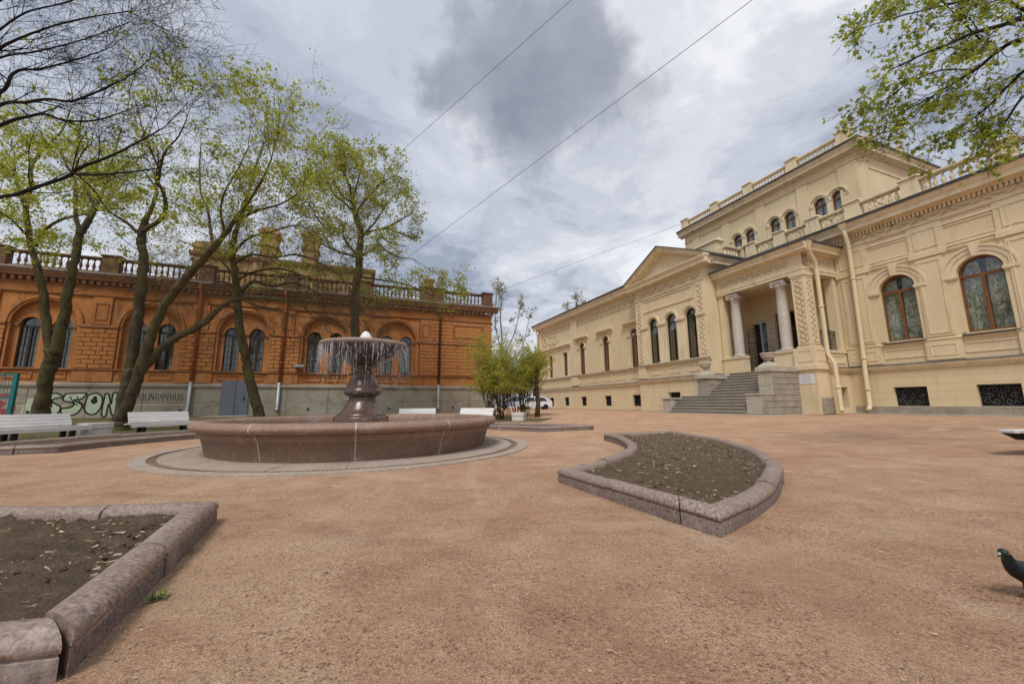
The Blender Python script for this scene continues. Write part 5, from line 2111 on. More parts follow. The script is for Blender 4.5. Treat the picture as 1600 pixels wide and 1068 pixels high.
# paving ring
NPV = 20
for k in range(NPV):
    m = MB()
    b0_, b1_ = 2 * PI * k / NPV + .001, 2 * PI * (k + 1) / NPV - .001
    zz = random.uniform(-.003, .003)
    m.lathe([(2.8, -.05), (2.8, .03 + zz), (3.16, .03 + zz), (3.17, .022 + zz), (3.18, .028 + zz), (3.52, .022 + zz), (3.53, -.05)], (0, 0), 6, b0_, b1_, smooth=False)
    obj('paving_slab', m, 'granite_pale', ft)
for k in range(NPV):
    m = MB()
    b0_, b1_ = 2 * PI * (k + .5) / NPV + .0008, 2 * PI * (k + 1.5) / NPV - .0008
    m.lathe([(3.66, -.05), (3.66, .02), (3.9, .02), (3.905, -.03)], (0, 0), 6, b0_, b1_, smooth=False)
    obj('edge_stone', m, 'granite_pale', ft)
m = MB()
m.lathe([(3.5, -.03), (3.7, -.03)], (0, 0), 80)
obj('drain_channel', m, 'drain', ft)
m = MB()
for k in range(360):
    a = 2 * PI * k / 360
    ca, sa = math.cos(a), math.sin(a)
    t_ = .014
    m.raw([(3.53 * ca - sa * t_, 3.53 * sa + ca * t_, .014), (3.53 * ca + sa * t_, 3.53 * sa - ca * t_, .014), (3.66 * ca + sa * t_, 3.66 * sa - ca * t_, .014), (3.66 * ca - sa * t_, 3.66 * sa + ca * t_, .014)], [(0, 1, 2, 3)])
obj('drain_grate', m, 'drain', ft, kind='stuff')
# pedestal
m = MB()
m.lathe([(0.188, .2), (0.62, .2), (0.62, .66), (0.592, .69), (0.282, .69)], (0, 0), 40)
obj('pedestal_base', m, 'granite_wet', ft)
m = MB()
m.lathe([(0.545, .69), (0.545, .72), (0.498, .75), (0.414, .86), (0.338, .99), (0.296, 1.08), (0.305, 1.10), (0.291, 1.12)], (0, 0), 36)
obj('pedestal_foot', m, 'granite_wet', ft)
m = MB()
m.lathe([(0.291, 1.12), (0.338, 1.14), (0.409, 1.18), (0.432, 1.235), (0.409, 1.29), (0.376, 1.325), (0.376, 1.335), (0.352, 1.4), (0.31, 1.5), (0.263, 1.58), (0.24, 1.64), (0.235, 1.68), (0.254, 1.69), (0.254, 1.71), (0.221, 1.73), (0.221, 1.79), (0.282, 1.815), (0.291, 1.835), (0.263, 1.86)], (0, 0), 36)
obj('pedestal_stem', m, 'granite_wet', ft)
m = MB()
m.lathe([(.26, 1.86), (.36, 1.90), (.62, 2.03), (.83, 2.17), (.94, 2.26), (.985, 2.295), (1.01, 2.33), (1.01, 2.36), (.985, 2.395), (.93, 2.405), (.86, 2.37), (.6, 2.2), (.01, 2.12)], (0, 0), 56)
obj('upper_bowl', m, 'granite_wet', ft)
m = MB()
m.lathe([(.985, 2.296), (1.016, 2.33), (1.016, 2.362), (.988, 2.399), (.93, 2.409), (.88, 2.385)], (0, 0), 56)
obj('bowl_rim', m, 'granite', ft)
m = MB()
m.lathe([(.01, 2.372), (.88, 2.372)], (0, 0), 40)
obj('bowl_water', m, 'water', ft)
# white bubbling jet
m = MB()
prof = [(.19, 2.36), (.175, 2.42), (.15, 2.5), (.125, 2.58), (.09, 2.65), (.05, 2.69), (.005, 2.705)]
m.lathe(prof, (0, 0), 18)
m.v = [(x * (1 + random.uniform(-.12, .12)), y * (1 + random.uniform(-.12, .12)), z + random.uniform(-.012, .012)) for x, y, z in m.v]
obj('water_jet', m, 'foam', ft)
# thin broken streams falling off the rim
m = MB()
for q in range(300):
    a = random.uniform(0, 2 * PI)
    r_ = random.uniform(.93, 1.03) if q < 230 else random.uniform(.5, .95)
    z = 2.30 if q < 230 else 1.87 + (r_ - .3) * .55
    pts, rs = [], []
    L = abs(random.gauss(.26, .26)) + .07
    wob, ph_ = random.uniform(.004, .016), random.uniform(0, 6)
    nseg_ = 9
    for i in range(nseg_):
        t = i / (nseg_ - 1)
        zz = z - L * t
        pts.append(((r_ + .02 * t + wob * math.sin(ph_ + t * 11)) * math.cos(a) + wob * math.sin(t * 9 + ph_), (r_ + .02 * t) * math.sin(a) + wob * math.cos(t * 12 + ph_), zz))
        rs.append((.0075 * (1 - .6 * t) + .003 * math.sin(t * 21 + ph_)) * random.uniform(.5, 1.25))
    m.tube(pts, rs, 4, raw=True)
for q in range(1500):
    a, r_ = random.uniform(0, 2 * PI), random.gauss(1.03, .06)
    z = random.uniform(.6, 2.1)
    s_ = random.uniform(.002, .007)
    x, y = r_ * math.cos(a), r_ * math.sin(a)
    e = random.uniform(1, 4)
    m.raw([(x - s_, y, z), (x, y - s_, z), (x + s_, y, z), (x, y + s_, z), (x, y, z + s_ * e), (x, y, z - s_ * e)], [(0, 1, 4), (1, 2, 4), (2, 3, 4), (3, 0, 4), (1, 0, 5), (2, 1, 5), (3, 2, 5), (0, 3, 5)])
obj('falling_water', m, 'fall', ft, kind='stuff')
m = MB()
for q in range(500):
    a, r_ = random.uniform(0, 2 * PI), abs(random.gauss(1.05, .14))
    s_ = random.uniform(.008, .03)
    x, y = r_ * math.cos(a), r_ * math.sin(a)
    m.raw([(x - s_, y, .472), (x, y - s_, .472), (x + s_, y, .472), (x, y + s_, .472), (x, y, .472 + s_ * random.uniform(.3, 2.2))], [(0, 1, 4), (1, 2, 4), (2, 3, 4), (3, 0, 4)])
obj('splash_foam', m, 'foam', ft, kind='stuff')

# ------------------------------------------------------------------ lawn behind the benches
m = MB()
NA, NR = 90, 26
lv = []
for i in range(NA + 1):
    a = R(65) + (R(212) - R(65)) * i / NA
    ri = 11.4 if math.degrees(a) < 96 else (9.0 if math.degrees(a) > 112 else 11.4 - 2.4 * (math.degrees(a) - 96) / 16)
    ri += .12 * math.sin(i * 1.7) + .08 * math.sin(i * .6)
    dx, dy = math.cos(a), math.sin(a)
    # distance to the terracotta wall plane along this direction
    dn = dx * dAx + dy * dAy
    lim = ((BN + .2) - (FX * dAx + FY * dAy)) / dn if dn < -.05 else 60
    ro = min(lim, 26)
    if math.degrees(a) < 100:
        ro = min(ro, ri + 2.2)
    for j in range(NR + 1):
        r_ = ri + (max(ro, ri + .5) - ri) * j / NR
        x, y = FX + r_ * dx, FY + r_ * dy
        lv.append((x, y, gz(x, y) + .02 + (random.gauss(0, .008) if 0 < j else -.02)))
m.raw(lv, [(i * (NR + 1) + j, i * (NR + 1) + j + 1, (i + 1) * (NR + 1) + j + 1, (i + 1) * (NR + 1) + j) for i in range(NA) for j in range(NR)], True)
obj('lawn', m, 'lawn', kind='structure')
m = MB()
for q in range(16000):
    a = R(random.uniform(100, 206))
    r_ = 9.1 + 7 * random.random() ** 1.6
    x, y = FX + r_ * math.cos(a), FY + r_ * math.sin(a)
    if math.sin(x * 1.3 + 1) * math.cos(y * .9) + random.gauss(0, .5) + (.55 if x < -11.5 else -.2) < 0:
        continue
    z, h, th = gz(x, y) + .01, random.uniform(.03, .09), random.uniform(0, PI)
    c_, s_ = .006 * math.cos(th), .006 * math.sin(th)
    lx, ly = random.gauss(0, .03), random.gauss(0, .03)
    m.raw([(x - c_, y - s_, z), (x + c_, y + s_, z), (x + lx, y + ly, z + h)], [(0, 1, 2)])
tag(obj('grass', m, 'grass', kind='stuff'), 'short patchy green grass under the white benches', 'grass')

# pebbles and pale husks on the gravel near the viewer
m = MB()
for q in range(9000):
    d = 1.15 + 6 * random.random() ** 1.8
    a = random.uniform(-.98, .98)
    x, y = d * math.sin(a) * 1.25, d * math.cos(a)
    rr = math.hypot(x - FX, y - FY)
    if rr < 3.95:
        continue
    ang = (math.atan2(y - FY, x - FX) - PH) % (PI / 2)
    if R0 - .05 < rr < R1 + .05 and math.asin(HP / rr) - .02 < ang < PI / 2 - math.asin(HP / rr) + .02:
        continue
    s_ = random.uniform(.0015, .0036) * (2.0 if random.random() < .035 else 1)
    z = gz(x, y)
    q6 = [(x + dx * s_ * random.uniform(.6, 1.4), y + dy * s_ * random.uniform(.6, 1.4), z + dz * s_ * random.uniform(.5, 1)) for dx, dy, dz in ((1, 0, 0), (0, 1, 0), (-1, 0, 0), (0, -1, 0), (0, 0, 1))]
    m.raw(q6, [(0, 1, 4), (1, 2, 4), (2, 3, 4), (3, 0, 4)])
tag(obj('pebbles', m, 'pebble', kind='stuff'), 'loose small pebbles strewn over the reddish gravel yard', 'pebbles')
m = MB()
for q in range(1000):
    if q < 800:
        d = 1.3 + 9 * random.random() ** 1.5
        a = random.uniform(-.95, .95)
        x, y = d * math.sin(a) * 1.2, d * math.cos(a)
    else:                                  # gathered along the kerbs
        t_ = random.random()
        x, y = (-1.55 - 1.0 * t_ + abs(random.gauss(.05, .06)), 1.6 + 1.95 * t_) if q % 2 else (.5 + .95 * t_ - abs(random.gauss(.03, .06)), 4.6 - 1.7 * t_)
    rr = math.hypot(x - FX, y - FY)
    ang = (math.atan2(y - FY, x - FX) - PH) % (PI / 2)
    if rr < 3.95 or (R0 - .03 < rr < R1 + .03 and math.asin(HP / rr) - .01 < ang < PI / 2 - math.asin(HP / rr) + .01):
        continue
    th, L, wd, z = random.uniform(0, PI), random.uniform(.006, .019), random.uniform(.0018, .004), gz(x, y) + .004
    c_, s_ = math.cos(th), math.sin(th)
    m.raw([(x + c_ * L, y + s_ * L, z + .004), (x - s_ * wd, y + c_ * wd, z), (x - c_ * L, y - s_ * L, z + .002), (x + s_ * wd, y - c_ * wd, z + .003)], [(0, 1, 2, 3)])
tag(obj('husks', m, 'dry_leaf', kind='stuff'), 'pale dry seed husks scattered on the gravel', 'husks')


def weed(px, py, label, s_=1.0, n_=34):
    d = ray(px, py)
    t = -EYE / d.z
    p_ = Vector((0, 0, EYE)) + d * t
    m = MB()
    for q in range(n_):
        a, L = random.uniform(0, 2 * PI), random.uniform(.03, .075) * s_
        wd = .006 * s_
        c_, s2 = math.cos(a), math.sin(a)
        h = random.uniform(.25, .9) * L
        b = (random.gauss(0, .012) * s_, random.gauss(0, .012) * s_)
        m.raw([(b[0], b[1], 0), (b[0] + c_ * L * .5 - s2 * wd, b[1] + s2 * L * .5 + c_ * wd, h), (b[0] + c_ * L, b[1] + s2 * L, h * .8), (b[0] + c_ * L * .5 + s2 * wd, b[1] + s2 * L * .5 - c_ * wd, h)], [(0, 1, 2, 3)])
    tag(obj('weed', m, 'grass', None, (p_.x, p_.y, 0)), label, 'weed')


weed(243, 938, 'small green weed tuft growing in gravel beside the near kerb', .8, 40)
weed(300, 862, 'tiny green weed sprout at the far part of the near kerb', .45, 12)

# ------------------------------------------------------------------ benches and white boxes
def place_on_ring(deg, r_):
    x, y = FX + r_ * math.cos(R(deg)), FY + r_ * math.sin(R(deg))
    return Vector((x, y, gz(x, y)))


bench = thing('bench', '', 'bench', (0, 0, 0), 0, 'white slatted benches')
BL = .86
for k in range(5):
    m = MB()
    y = .0 + .115 * k
    z = .36 + (.018 if k == 4 else .0) - .012 * abs(k - 2.5)
    m.box(-BL - .13, BL + .13, y, y + .103, z, z + .035)
    obj('seat_slat', m, 'white_wood', bench)
for k in range(4):
    m = MB()
    d0, z0 = -.035 - .045 * k, .40 + .088 * k
    m.add([(-BL + .03 * (k == 0), d0, z0), (BL - .03 * (k == 0), d0, z0), (BL, d0 - .034, z0 + .08), (-BL, d0 - .034, z0 + .08), (-BL, d0 - .03, z0 - .01), (BL, d0 - .03, z0 - .01), (BL, d0 - .064, z0 + .07), (-BL, d0 - .064, z0 + .07)],
          [(0, 1, 2, 3), (4, 7, 6, 5), (0, 4, 5, 1), (3, 2, 6, 7), (0, 3, 7, 4), (1, 5, 6, 2)])
    obj('back_slat', m, 'white_wood', bench)
m = MB()
m.box(-BL - .1, BL + .1, .565, .59, .26, .36)
obj('front_rail', m, 'white_wood', bench)
for sx in (-.6, .6):
    for y in (.08, .44):
        m = MB()
        m.box(sx - .05, sx + .05, y - .045, y + .045, -.02, .34)
        obj('leg', m, 'black_iron', bench)
    m = MB()
    m.tube([(sx, .1, .34), (sx, -.095, .40), (sx, -.245, .70)], .018, 6)
    obj('back_bracket', m, 'black_iron', bench)
bl = [('white slatted bench at the left edge with grass showing under it', 169.2, 10.15),
      ('white slatted bench with peeling back between two leaning trunks and the fountain basin', 151.7, 10.25),
      ('white bench behind the fountain basin, left of the other one near the shrubs', 96.0, 9.6),
      ('white bench with angled back beside the yellow-green shrub right of the basin', 79.2, 9.6)]
for k, (lb, dg, r_) in enumerate(bl):
    p_ = place_on_ring(dg, r_)
    o = bench if k == 0 else dup(bench, lb, (0, 0, 0))
    o.location = p_
    # local -y is the seat's front: turn it towards the fountain
    o.rotation_euler = (0, 0, R(dg) - PI / 2 + (R(-8) if k == 3 else 0))
    o['label'] = lb
pb = P(1577, 677, 6.4)
t = thing('low_bench', 'white-topped low backless bench end entering the picture at the right edge', 'bench', (pb.x + .95, pb.y + .1, gz(pb.x + .9, pb.y)), R(4))
for k in range(4):
    m = MB()
    y0_ = -.22 + .112 * k
    x0_ = -.95 + (.10 if k in (0, 3) else 0)
    m.box(x0_, .95, y0_, y0_ + .1, .33, .37)
    obj('seat_slat', m, 'white_wood', t)
m = MB()
m.add([(-.80, -.2, .325), (.8, -.2, .325), (.8, .2, .325), (-.80, .2, .325), (-.55, -.18, .2), (.6, -.18, .2), (.6, .18, .2), (-.55, .18, .2)], [(0, 1, 2, 3), (4, 7, 6, 5), (0, 4, 5, 1), (1, 5, 6, 2), (2, 6, 7, 3), (3, 7, 4, 0)])
obj('under_frame', m, 'black_iron', t)
for x in (-.25, .45):
    m = MB()
    m.box(x - .06, x + .06, -.15, .15, -.03, .2)
    obj('leg', m, 'black_iron', t)

bxm = []
m = MB()
m.bevbox(-.31, .31, -.26, .26, 0, .25, .012)
bxm.append(m.mesh('lower_tier'))
m = MB()
m.bevbox(-.325, .325, -.275, .275, .262, .44, .015)
bxm.append(m.mesh('upper_tier'))
for q in bxm:
    q.materials.append(MATS['white_box'])
for lb, dg, r_, sc in (('squat white two-tier box between the two left benches', 161.6, 10.1, 1.0), ('low white box by the grey door slab, half hidden by the basin rim', 142.0, 10.6, .85),
                       ('low white box behind the basin, left of the fountain stem', 121.0, 9.7, .9), ('small white box between the two benches behind the fountain', 87.8, 9.6, .9),
                       ('squat white box alone in front of the yellow-green shrubs', 71.2, 12.1, 1.0)):
    t = thing('planter_box', lb, 'box', place_on_ring(dg, r_), R(dg) - PI / 2, 'white two-tier boxes between the benches')
    t.scale = (sc, sc, sc)
    obj('lower_tier', bxm[0], None, t)
    obj('upper_tier', bxm[1], None, t)

# stone urns on the stair flanks
for lb, u_, n_, z_, sc in (('grey stone urn on the right flank of the palace steps', -2.78, 4.45, 2.36, 1.0), ('grey stone urn on the left flank of the palace steps', -6.81, 4.33, 2.24, .98)):
    t = thing('stone_urn', lb, 'urn', pal_world(u_, n_, z_), PAL_RZ, 'stone urns beside the palace steps')
    t.scale = (sc, sc, sc)
    m = MB()
    m.add([(-.36, -.36, 0), (.36, -.36, 0), (.36, .36, 0), (-.36, .36, 0), (-.36, -.36, .05), (.36, -.36, .05), (.36, .36, .05), (-.36, .36, .05), (-.13, -.13, .27), (.13, -.13, .27), (.13, .13, .27), (-.13, .13, .27)],
          [(0, 1, 5, 4), (1, 2, 6, 5), (2, 3, 7, 6), (3, 0, 4, 7), (4, 5, 9, 8), (5, 6, 10, 9), (6, 7, 11, 10), (7, 4, 8, 11), (8, 9, 10, 11)])
    obj('urn_base', m, 'stone_pale', t)
    m = MB()
    m.lathe([(.001, .27), (.11, .27), (.09, .30), (.08, .34), (.12, .37), (.22, .43), (.29, .52), (.31, .60), (.30, .63), (.33, .65), (.35, .69), (.34, .73), (.27, .73), (.24, .66), (.001, .62)], (0, 0), 24)
    obj('bowl', m, 'stone_pale', t)

# teal mesh fence panel at the left edge
pf = P(16, 640, 14.5)
tf = thing('fence', 'teal framed mesh fence panel at the far left edge behind the bench', 'fence', (pf.x, pf.y, gz(pf.x, pf.y)), R(16))
for x in (0, -2.4):
    m = MB()
    m.box(x - .06, x + .06, -.06, .06, -.1, 1.95)
    obj('post', m, 'teal', tf)
m = MB()
for z in (.1, 1.02, 1.88):
    m.box(-2.34, -.06, -.03, .03, z, z + .06)
obj('rail', m, 'teal', tf)
m = MB()
for k in range(23):
    m.box(-2.3 + .1 * k, -2.3 + .1 * k + .008, -.006, .006, .16, 1.88)
for k in range(9):
    m.box(-2.34, -.06, -.005, .005, .2 + .2 * k, .208 + .2 * k)
obj('wire_mesh', m, 'teal', tf)

# ------------------------------------------------------------------ trees
RND = random.Random(5)


def rdir():
    while True:
        v = Vector((RND.uniform(-1, 1), RND.uniform(-1, 1), RND.uniform(-1, 1)))
        if .05 < v.length < 1:
            return v.normalized()


def grow(mb, tips, p, d, L, r_, lev, cfg):
    ns = cfg['seg'][lev]
    pts, rs, cur = [p.copy()], [r_], p.copy()
    d = d.copy()
    for i in range(ns):
        d = (d + rdir() * cfg['wob'][lev] + Vector((0, 0, cfg['up'][lev]))).normalized()
        cur = cur + d * (L / ns)
        pts.append(cur.copy())
        rs.append(max(cfg['rmin'], r_ * (1 - .75 * (i + 1) / ns)))
    env = cfg.get('env')
    if (env and not env(pts[-1])) or pts[-1].z > cfg.get('top', 99) + RND.gauss(0, .35):
        return
    mb.tube(pts, rs, 4 if r_ > .012 else 3, False, raw=True)
    if lev + 1 < len(cfg['seg']):
        for q in range(cfg['kids'][lev]):
            t = RND.uniform(.25, 1.0) * ns
            i = min(int(t), ns - 1)
            pp = pts[i].lerp(pts[i + 1], t - i)
            tg = (pts[i + 1] - pts[i]).normalized()
            nd_ = (tg * cfg['fwd'] + rdir()).normalized()
            grow(mb, tips, pp, nd_, L * cfg['ratio'] * RND.uniform(.6, 1.25), max(cfg['rmin'], rs[i] * .6), lev + 1, cfg)
    if lev >= len(cfg['seg']) - 2:
        for i in range(1, len(pts)):
            tips.append((pts[i], d.copy()))


def leaves(mb, tips, n_, size, spread, ok=None, droop=.3, clump=9):
    """leaves hang in small clumps round a share of the twig ends"""
    tips = [t for t in tips if ok is None or ok(t[0])]
    if not tips:
        return
    RND.shuffle(tips)
    for q in range(max(1, n_ // clump)):
        p_, d = tips[q % len(tips)]
        cc = p_ + rdir() * spread * .6
        tint = RND.uniform(.7, 1.2)
        for w_ in range(int(clump * RND.uniform(.4, 1.6))):
            c = cc + Vector((RND.gauss(0, spread * .7), RND.gauss(0, spread * .7), RND.gauss(0, spread * .5) - droop * spread))
            s_ = size * RND.uniform(.55, 1.2) * tint
            a = rdir()
            b = a.cross(rdir())
            if b.length < .1:
                continue
            b.normalize()
            k = rdir() * s_ * .12
            mb.raw([c - a * s_ * .5, c + b * s_ * .36 + k, c + a * s_ * .55, c - b * s_ * .36 + k], [(0, 1, 2, 3)])


BASE = dict(seg=[6, 5, 4, 3], wob=[.28, .34, .4, .45], up=[.05, .05, .04, .03], kids=[4, 4, 3, 0], ratio=.56, fwd=1.0, rmin=.0024)


def make_tree(name, label, limbs, depth, barkm, twigm, leafm_, cfg=None, nleaf=6000, size=.1, spread=.16, leaf_ok=None, spawn=1.0, L0=1.5, start=.25, group=None, base_z=None, droop=.3, cat='tree', trunk_only=1, own=None):
    """limbs: lists of (px, py, radius in px[, extra depth]); first limb is the trunk and starts on the ground"""
    C_ = dict(BASE)
    C_.update(cfg or {})
    wl_ = []
    for L in limbs:
        dd = RND.uniform(-1, 1) * .12 * depth if L is not limbs[0] else 0
        out = []
        for i, q in enumerate(L):
            ex = q[3] if len(q) > 3 else dd * (i / (len(L) - 1)) ** 1.3
            p_ = P(q[0], q[1], depth + ex)
            out.append((p_.x, p_.y, p_.z, q[2] / FPX * (depth + ex) / math.sqrt(1 + ((q[0] - 800) / FPX) ** 2)))
        wl_.append(out)
    b0 = wl_[0][0]
    gz0 = gz(b0[0], b0[1]) - .03
    r0_ = b0[3]
    wl_[0] = [(b0[0], b0[1], gz0, r0_ * 1.3), (b0[0], b0[1], gz0 + .22, r0_ * 1.08)] + [q for q in wl_[0][0:] if q[2] > gz0 + .4]
    root = thing(name, label, cat, (b0[0], b0[1], gz0), 0, group)
    org = Vector((b0[0], b0[1], gz0))
    mt, mb_, tips = MB(), MB(), []
    for li, L in enumerate(wl_):
        C4 = curve(L, 6)
        C4 = [(x + RND.gauss(0, r_ * .12), y + RND.gauss(0, r_ * .12), z, max(.006, r_ * RND.uniform(.93, 1.07))) for x, y, z, r_ in C4]
        mt.tube([Vector(q[:3]) - org for q in C4], [q[3] for q in C4], 10 if L[0][3] > .05 else 6, True, raw=True)
        n_ = len(C4)
        ln = sum((Vector(C4[i + 1][:3]) - Vector(C4[i][:3])).length for i in range(n_ - 1))
        cnt = int(ln * 2.2 * spawn)
        st = start if li == 0 else .15
        if li == 0 and start >= .9:
            cnt = 0
        for q in range(cnt):
            t = RND.uniform(st, 1) * (n_ - 1)
            i = min(int(t), n_ - 2)
            a, b = Vector(C4[i][:3]), Vector(C4[i + 1][:3])
            p_ = a.lerp(b, t - i)
            tg = (b - a).normalized()
            d = (tg * C_['fwd'] + rdir()).normalized()
            grow(mb_, tips, p_ - org, d, L0 * RND.uniform(.5, 1.2), min(C4[i][3] * .42, .015), 0, C_)
        e, e0 = Vector(C4[-1][:3]), Vector(C4[-3][:3])
        for q in range(4 if li or start < .9 else 0):
            grow(mb_, tips, e - org, ((e - e0).normalized() + rdir() * .6).normalized(), L0 * RND.uniform(.6, 1.1), max(.006, C4[-1][3] * .7), 0, C_)
    obj('trunk', mt, barkm, root)
    obj('twigs', mb_, twigm, root, kind='stuff')
    if nleaf:
        ml_ = MB()
        ok = (lambda v: leaf_ok(v + org)) if leaf_ok else None
        leaves(ml_, tips, nleaf, size, spread, ok, droop)
        obj('crown', ml_, leafm_, root, kind='stuff')
    return root, tips, org


# left trees in front of the terracotta building
make_tree('tree', 'forked mossy tree at the left behind the bench, in front of the graffiti', [
    [(62, 655, 15), (68, 615, 14), (78, 570, 14), (84, 548, 14)],
    [(80, 560, 11), (72, 505, 9), (67, 455, 8), (56, 410, 7), (46, 370, 6), (40, 320, 5), (30, 296, 4), (22, 266, 3.5), (24, 248, 3)],
    [(41, 322, 4.5), (48, 284, 4), (49, 260, 3.5), (63, 240, 3), (96, 205, 2), (110, 170, 1.4)],
    [(56, 385, 4), (69, 360, 3.5), (96, 343, 3), (122, 337, 2), (150, 330, 1.2)],
    [(86, 555, 11), (100, 495, 10), (109, 445, 9), (118, 400, 8), (124, 368, 7), (138, 346, 6), (146, 320, 5), (132, 290, 4), (120, 250, 3), (122, 215, 2.4), (128, 180, 1.6)],
    [(124, 366, 5), (118, 330, 4), (118, 286, 3.5), (100, 250, 2.5), (80, 210, 1.6)],
    [(140, 345, 4), (160, 300, 3), (175, 250, 2), (190, 200, 1.4)],
    [(46, 372, 3), (20, 345, 2.4), (-15, 320, 1.6)]], 18, 'bark', 'bark_twig', 'leaf_spring', cfg=dict(top=P(100, 165, 18).z - .27), nleaf=15000, size=.125, spread=.18, spawn=.5, L0=2.9, start=.97,
    leaf_ok=lambda v: v.z > 7.0, group='spring trees in front of the terracotta building')
make_tree('tree', 'mossy twin-stemmed tree with a long leaning limb beside the second white bench', [
    [(186, 668, 14.4), (190, 645, 13.6), (197, 610, 12.8), (203, 575, 11)],
    [(199, 600, 11), (210, 530, 10.2), (218, 480, 9.35), (224, 425, 8.5), (224, 392, 7.65), (221, 372, 7.65), (225, 348, 5.95), (238, 322, 3.75), (246, 298, 3)],
    [(222, 362, 4.5), (252, 341, 4.5), (259, 320, 3.75), (255, 300, 3.3), (247, 284, 3), (251, 260, 2.55), (259, 236, 1.95), (279, 213, 1.35), (292, 185, 0.9)],
    [(221, 368, 3.38), (196, 346, 3), (170, 330, 2.25), (149, 300, 1.88), (130, 280, 1.2)],
    [(250, 268, 2.25), (236, 235, 1.65), (222, 200, 1.2), (215, 165, 0.75)],
    [(192, 650, 11.9), (211, 602, 11), (226, 558, 10.2), (241, 510, 8.5), (262, 470, 7.65), (288, 437, 7.65), (312, 410, 6.8), (335, 385, 5.95), (353, 364, 4.5), (366, 345, 3.75), (386, 318, 3), (410, 280, 1.95), (424, 248, 1.2)],
    [(334, 386, 3), (329, 360, 2.7), (325, 330, 2.25), (314, 300, 1.8), (312, 262, 1.35), (314, 225, 0.9)],
    [(352, 366, 3), (345, 332, 2.25), (351, 300, 1.8), (370, 268, 1.2), (388, 230, 0.75)],
    [(366, 346, 3), (400, 330, 2.25), (440, 318, 1.5), (468, 300, 0.9)],
    [(217, 585, 8.5), (248, 547, 7.65), (280, 525, 7.22), (310, 510, 6.8), (334, 490, 5.52), (350, 476, 4.12), (380, 466, 3.38), (422, 466, 2.25), (470, 476, 1.2)]],
    14.5, 'bark', 'bark_twig', 'leaf_spring', cfg=dict(top=P(230, 150, 14.5).z - .03), nleaf=16500, size=.105, spread=.16, spawn=.62, L0=2.3, start=.98,
    leaf_ok=lambda v: v.z > 6.6, group='spring trees in front of the terracotta building')
make_tree('tree', 'slender leaning tree with hanging bare brown twigs left of the fountain', [
    [(404, 650, 9), (397, 620, 8.5), (388, 580, 8), (380, 540, 7.5), (373, 500, 7), (370, 460, 6.5), (366, 420, 6), (362, 390, 5), (372, 350, 4), (386, 308, 2.8), (400, 262, 1.8), (414, 216, 1)],
    [(371, 462, 3.4), (395, 440, 2.8), (425, 447, 2.2), (462, 442, 1.7), (505, 462, 1.2), (548, 478, .7)],
    [(366, 412, 3), (392, 398, 2.4), (430, 402, 2), (468, 398, 1.6), (516, 420, 1.1), (545, 448, .7)],
    [(364, 398, 2.8), (388, 372, 2.2), (425, 362, 1.8), (462, 352, 1.3), (505, 368, .8)],
    [(367, 432, 2.6), (348, 410, 2.1), (326, 396, 1.6), (303, 384, 1.2), (280, 376, .7)],
    [(370, 455, 2.6), (392, 474, 2), (425, 482, 1.5), (458, 492, 1.1), (500, 498, .7)],
    [(368, 440, 2.6), (395, 425, 2.1), (440, 420, 1.6), (500, 440, .9)],
    [(369, 448, 2.4), (345, 440, 1.9), (322, 446, 1.3), (300, 440, .8)]],
    17.5, 'bark', 'bark_twig', 'leaf_olive', cfg=dict(up=[-.04, -.08, -.1, -.1], kids=[5, 5, 3, 0], fwd=1.1, rmin=.0028), nleaf=1800, size=.09, spread=.2, spawn=1.5, L0=2.0, start=.45,
    leaf_ok=lambda v: v.z > 7.5, group='spring trees in front of the terracotta building')
_t4c = P(562, 325, 22)


def env4(c, rx, ry, rz_, org_getter):
    return lambda v: ((v.x - c.x) / rx) ** 2 + ((v.y - c.y) / ry) ** 2 + ((v.z - c.z) / rz_) ** 2 < 1


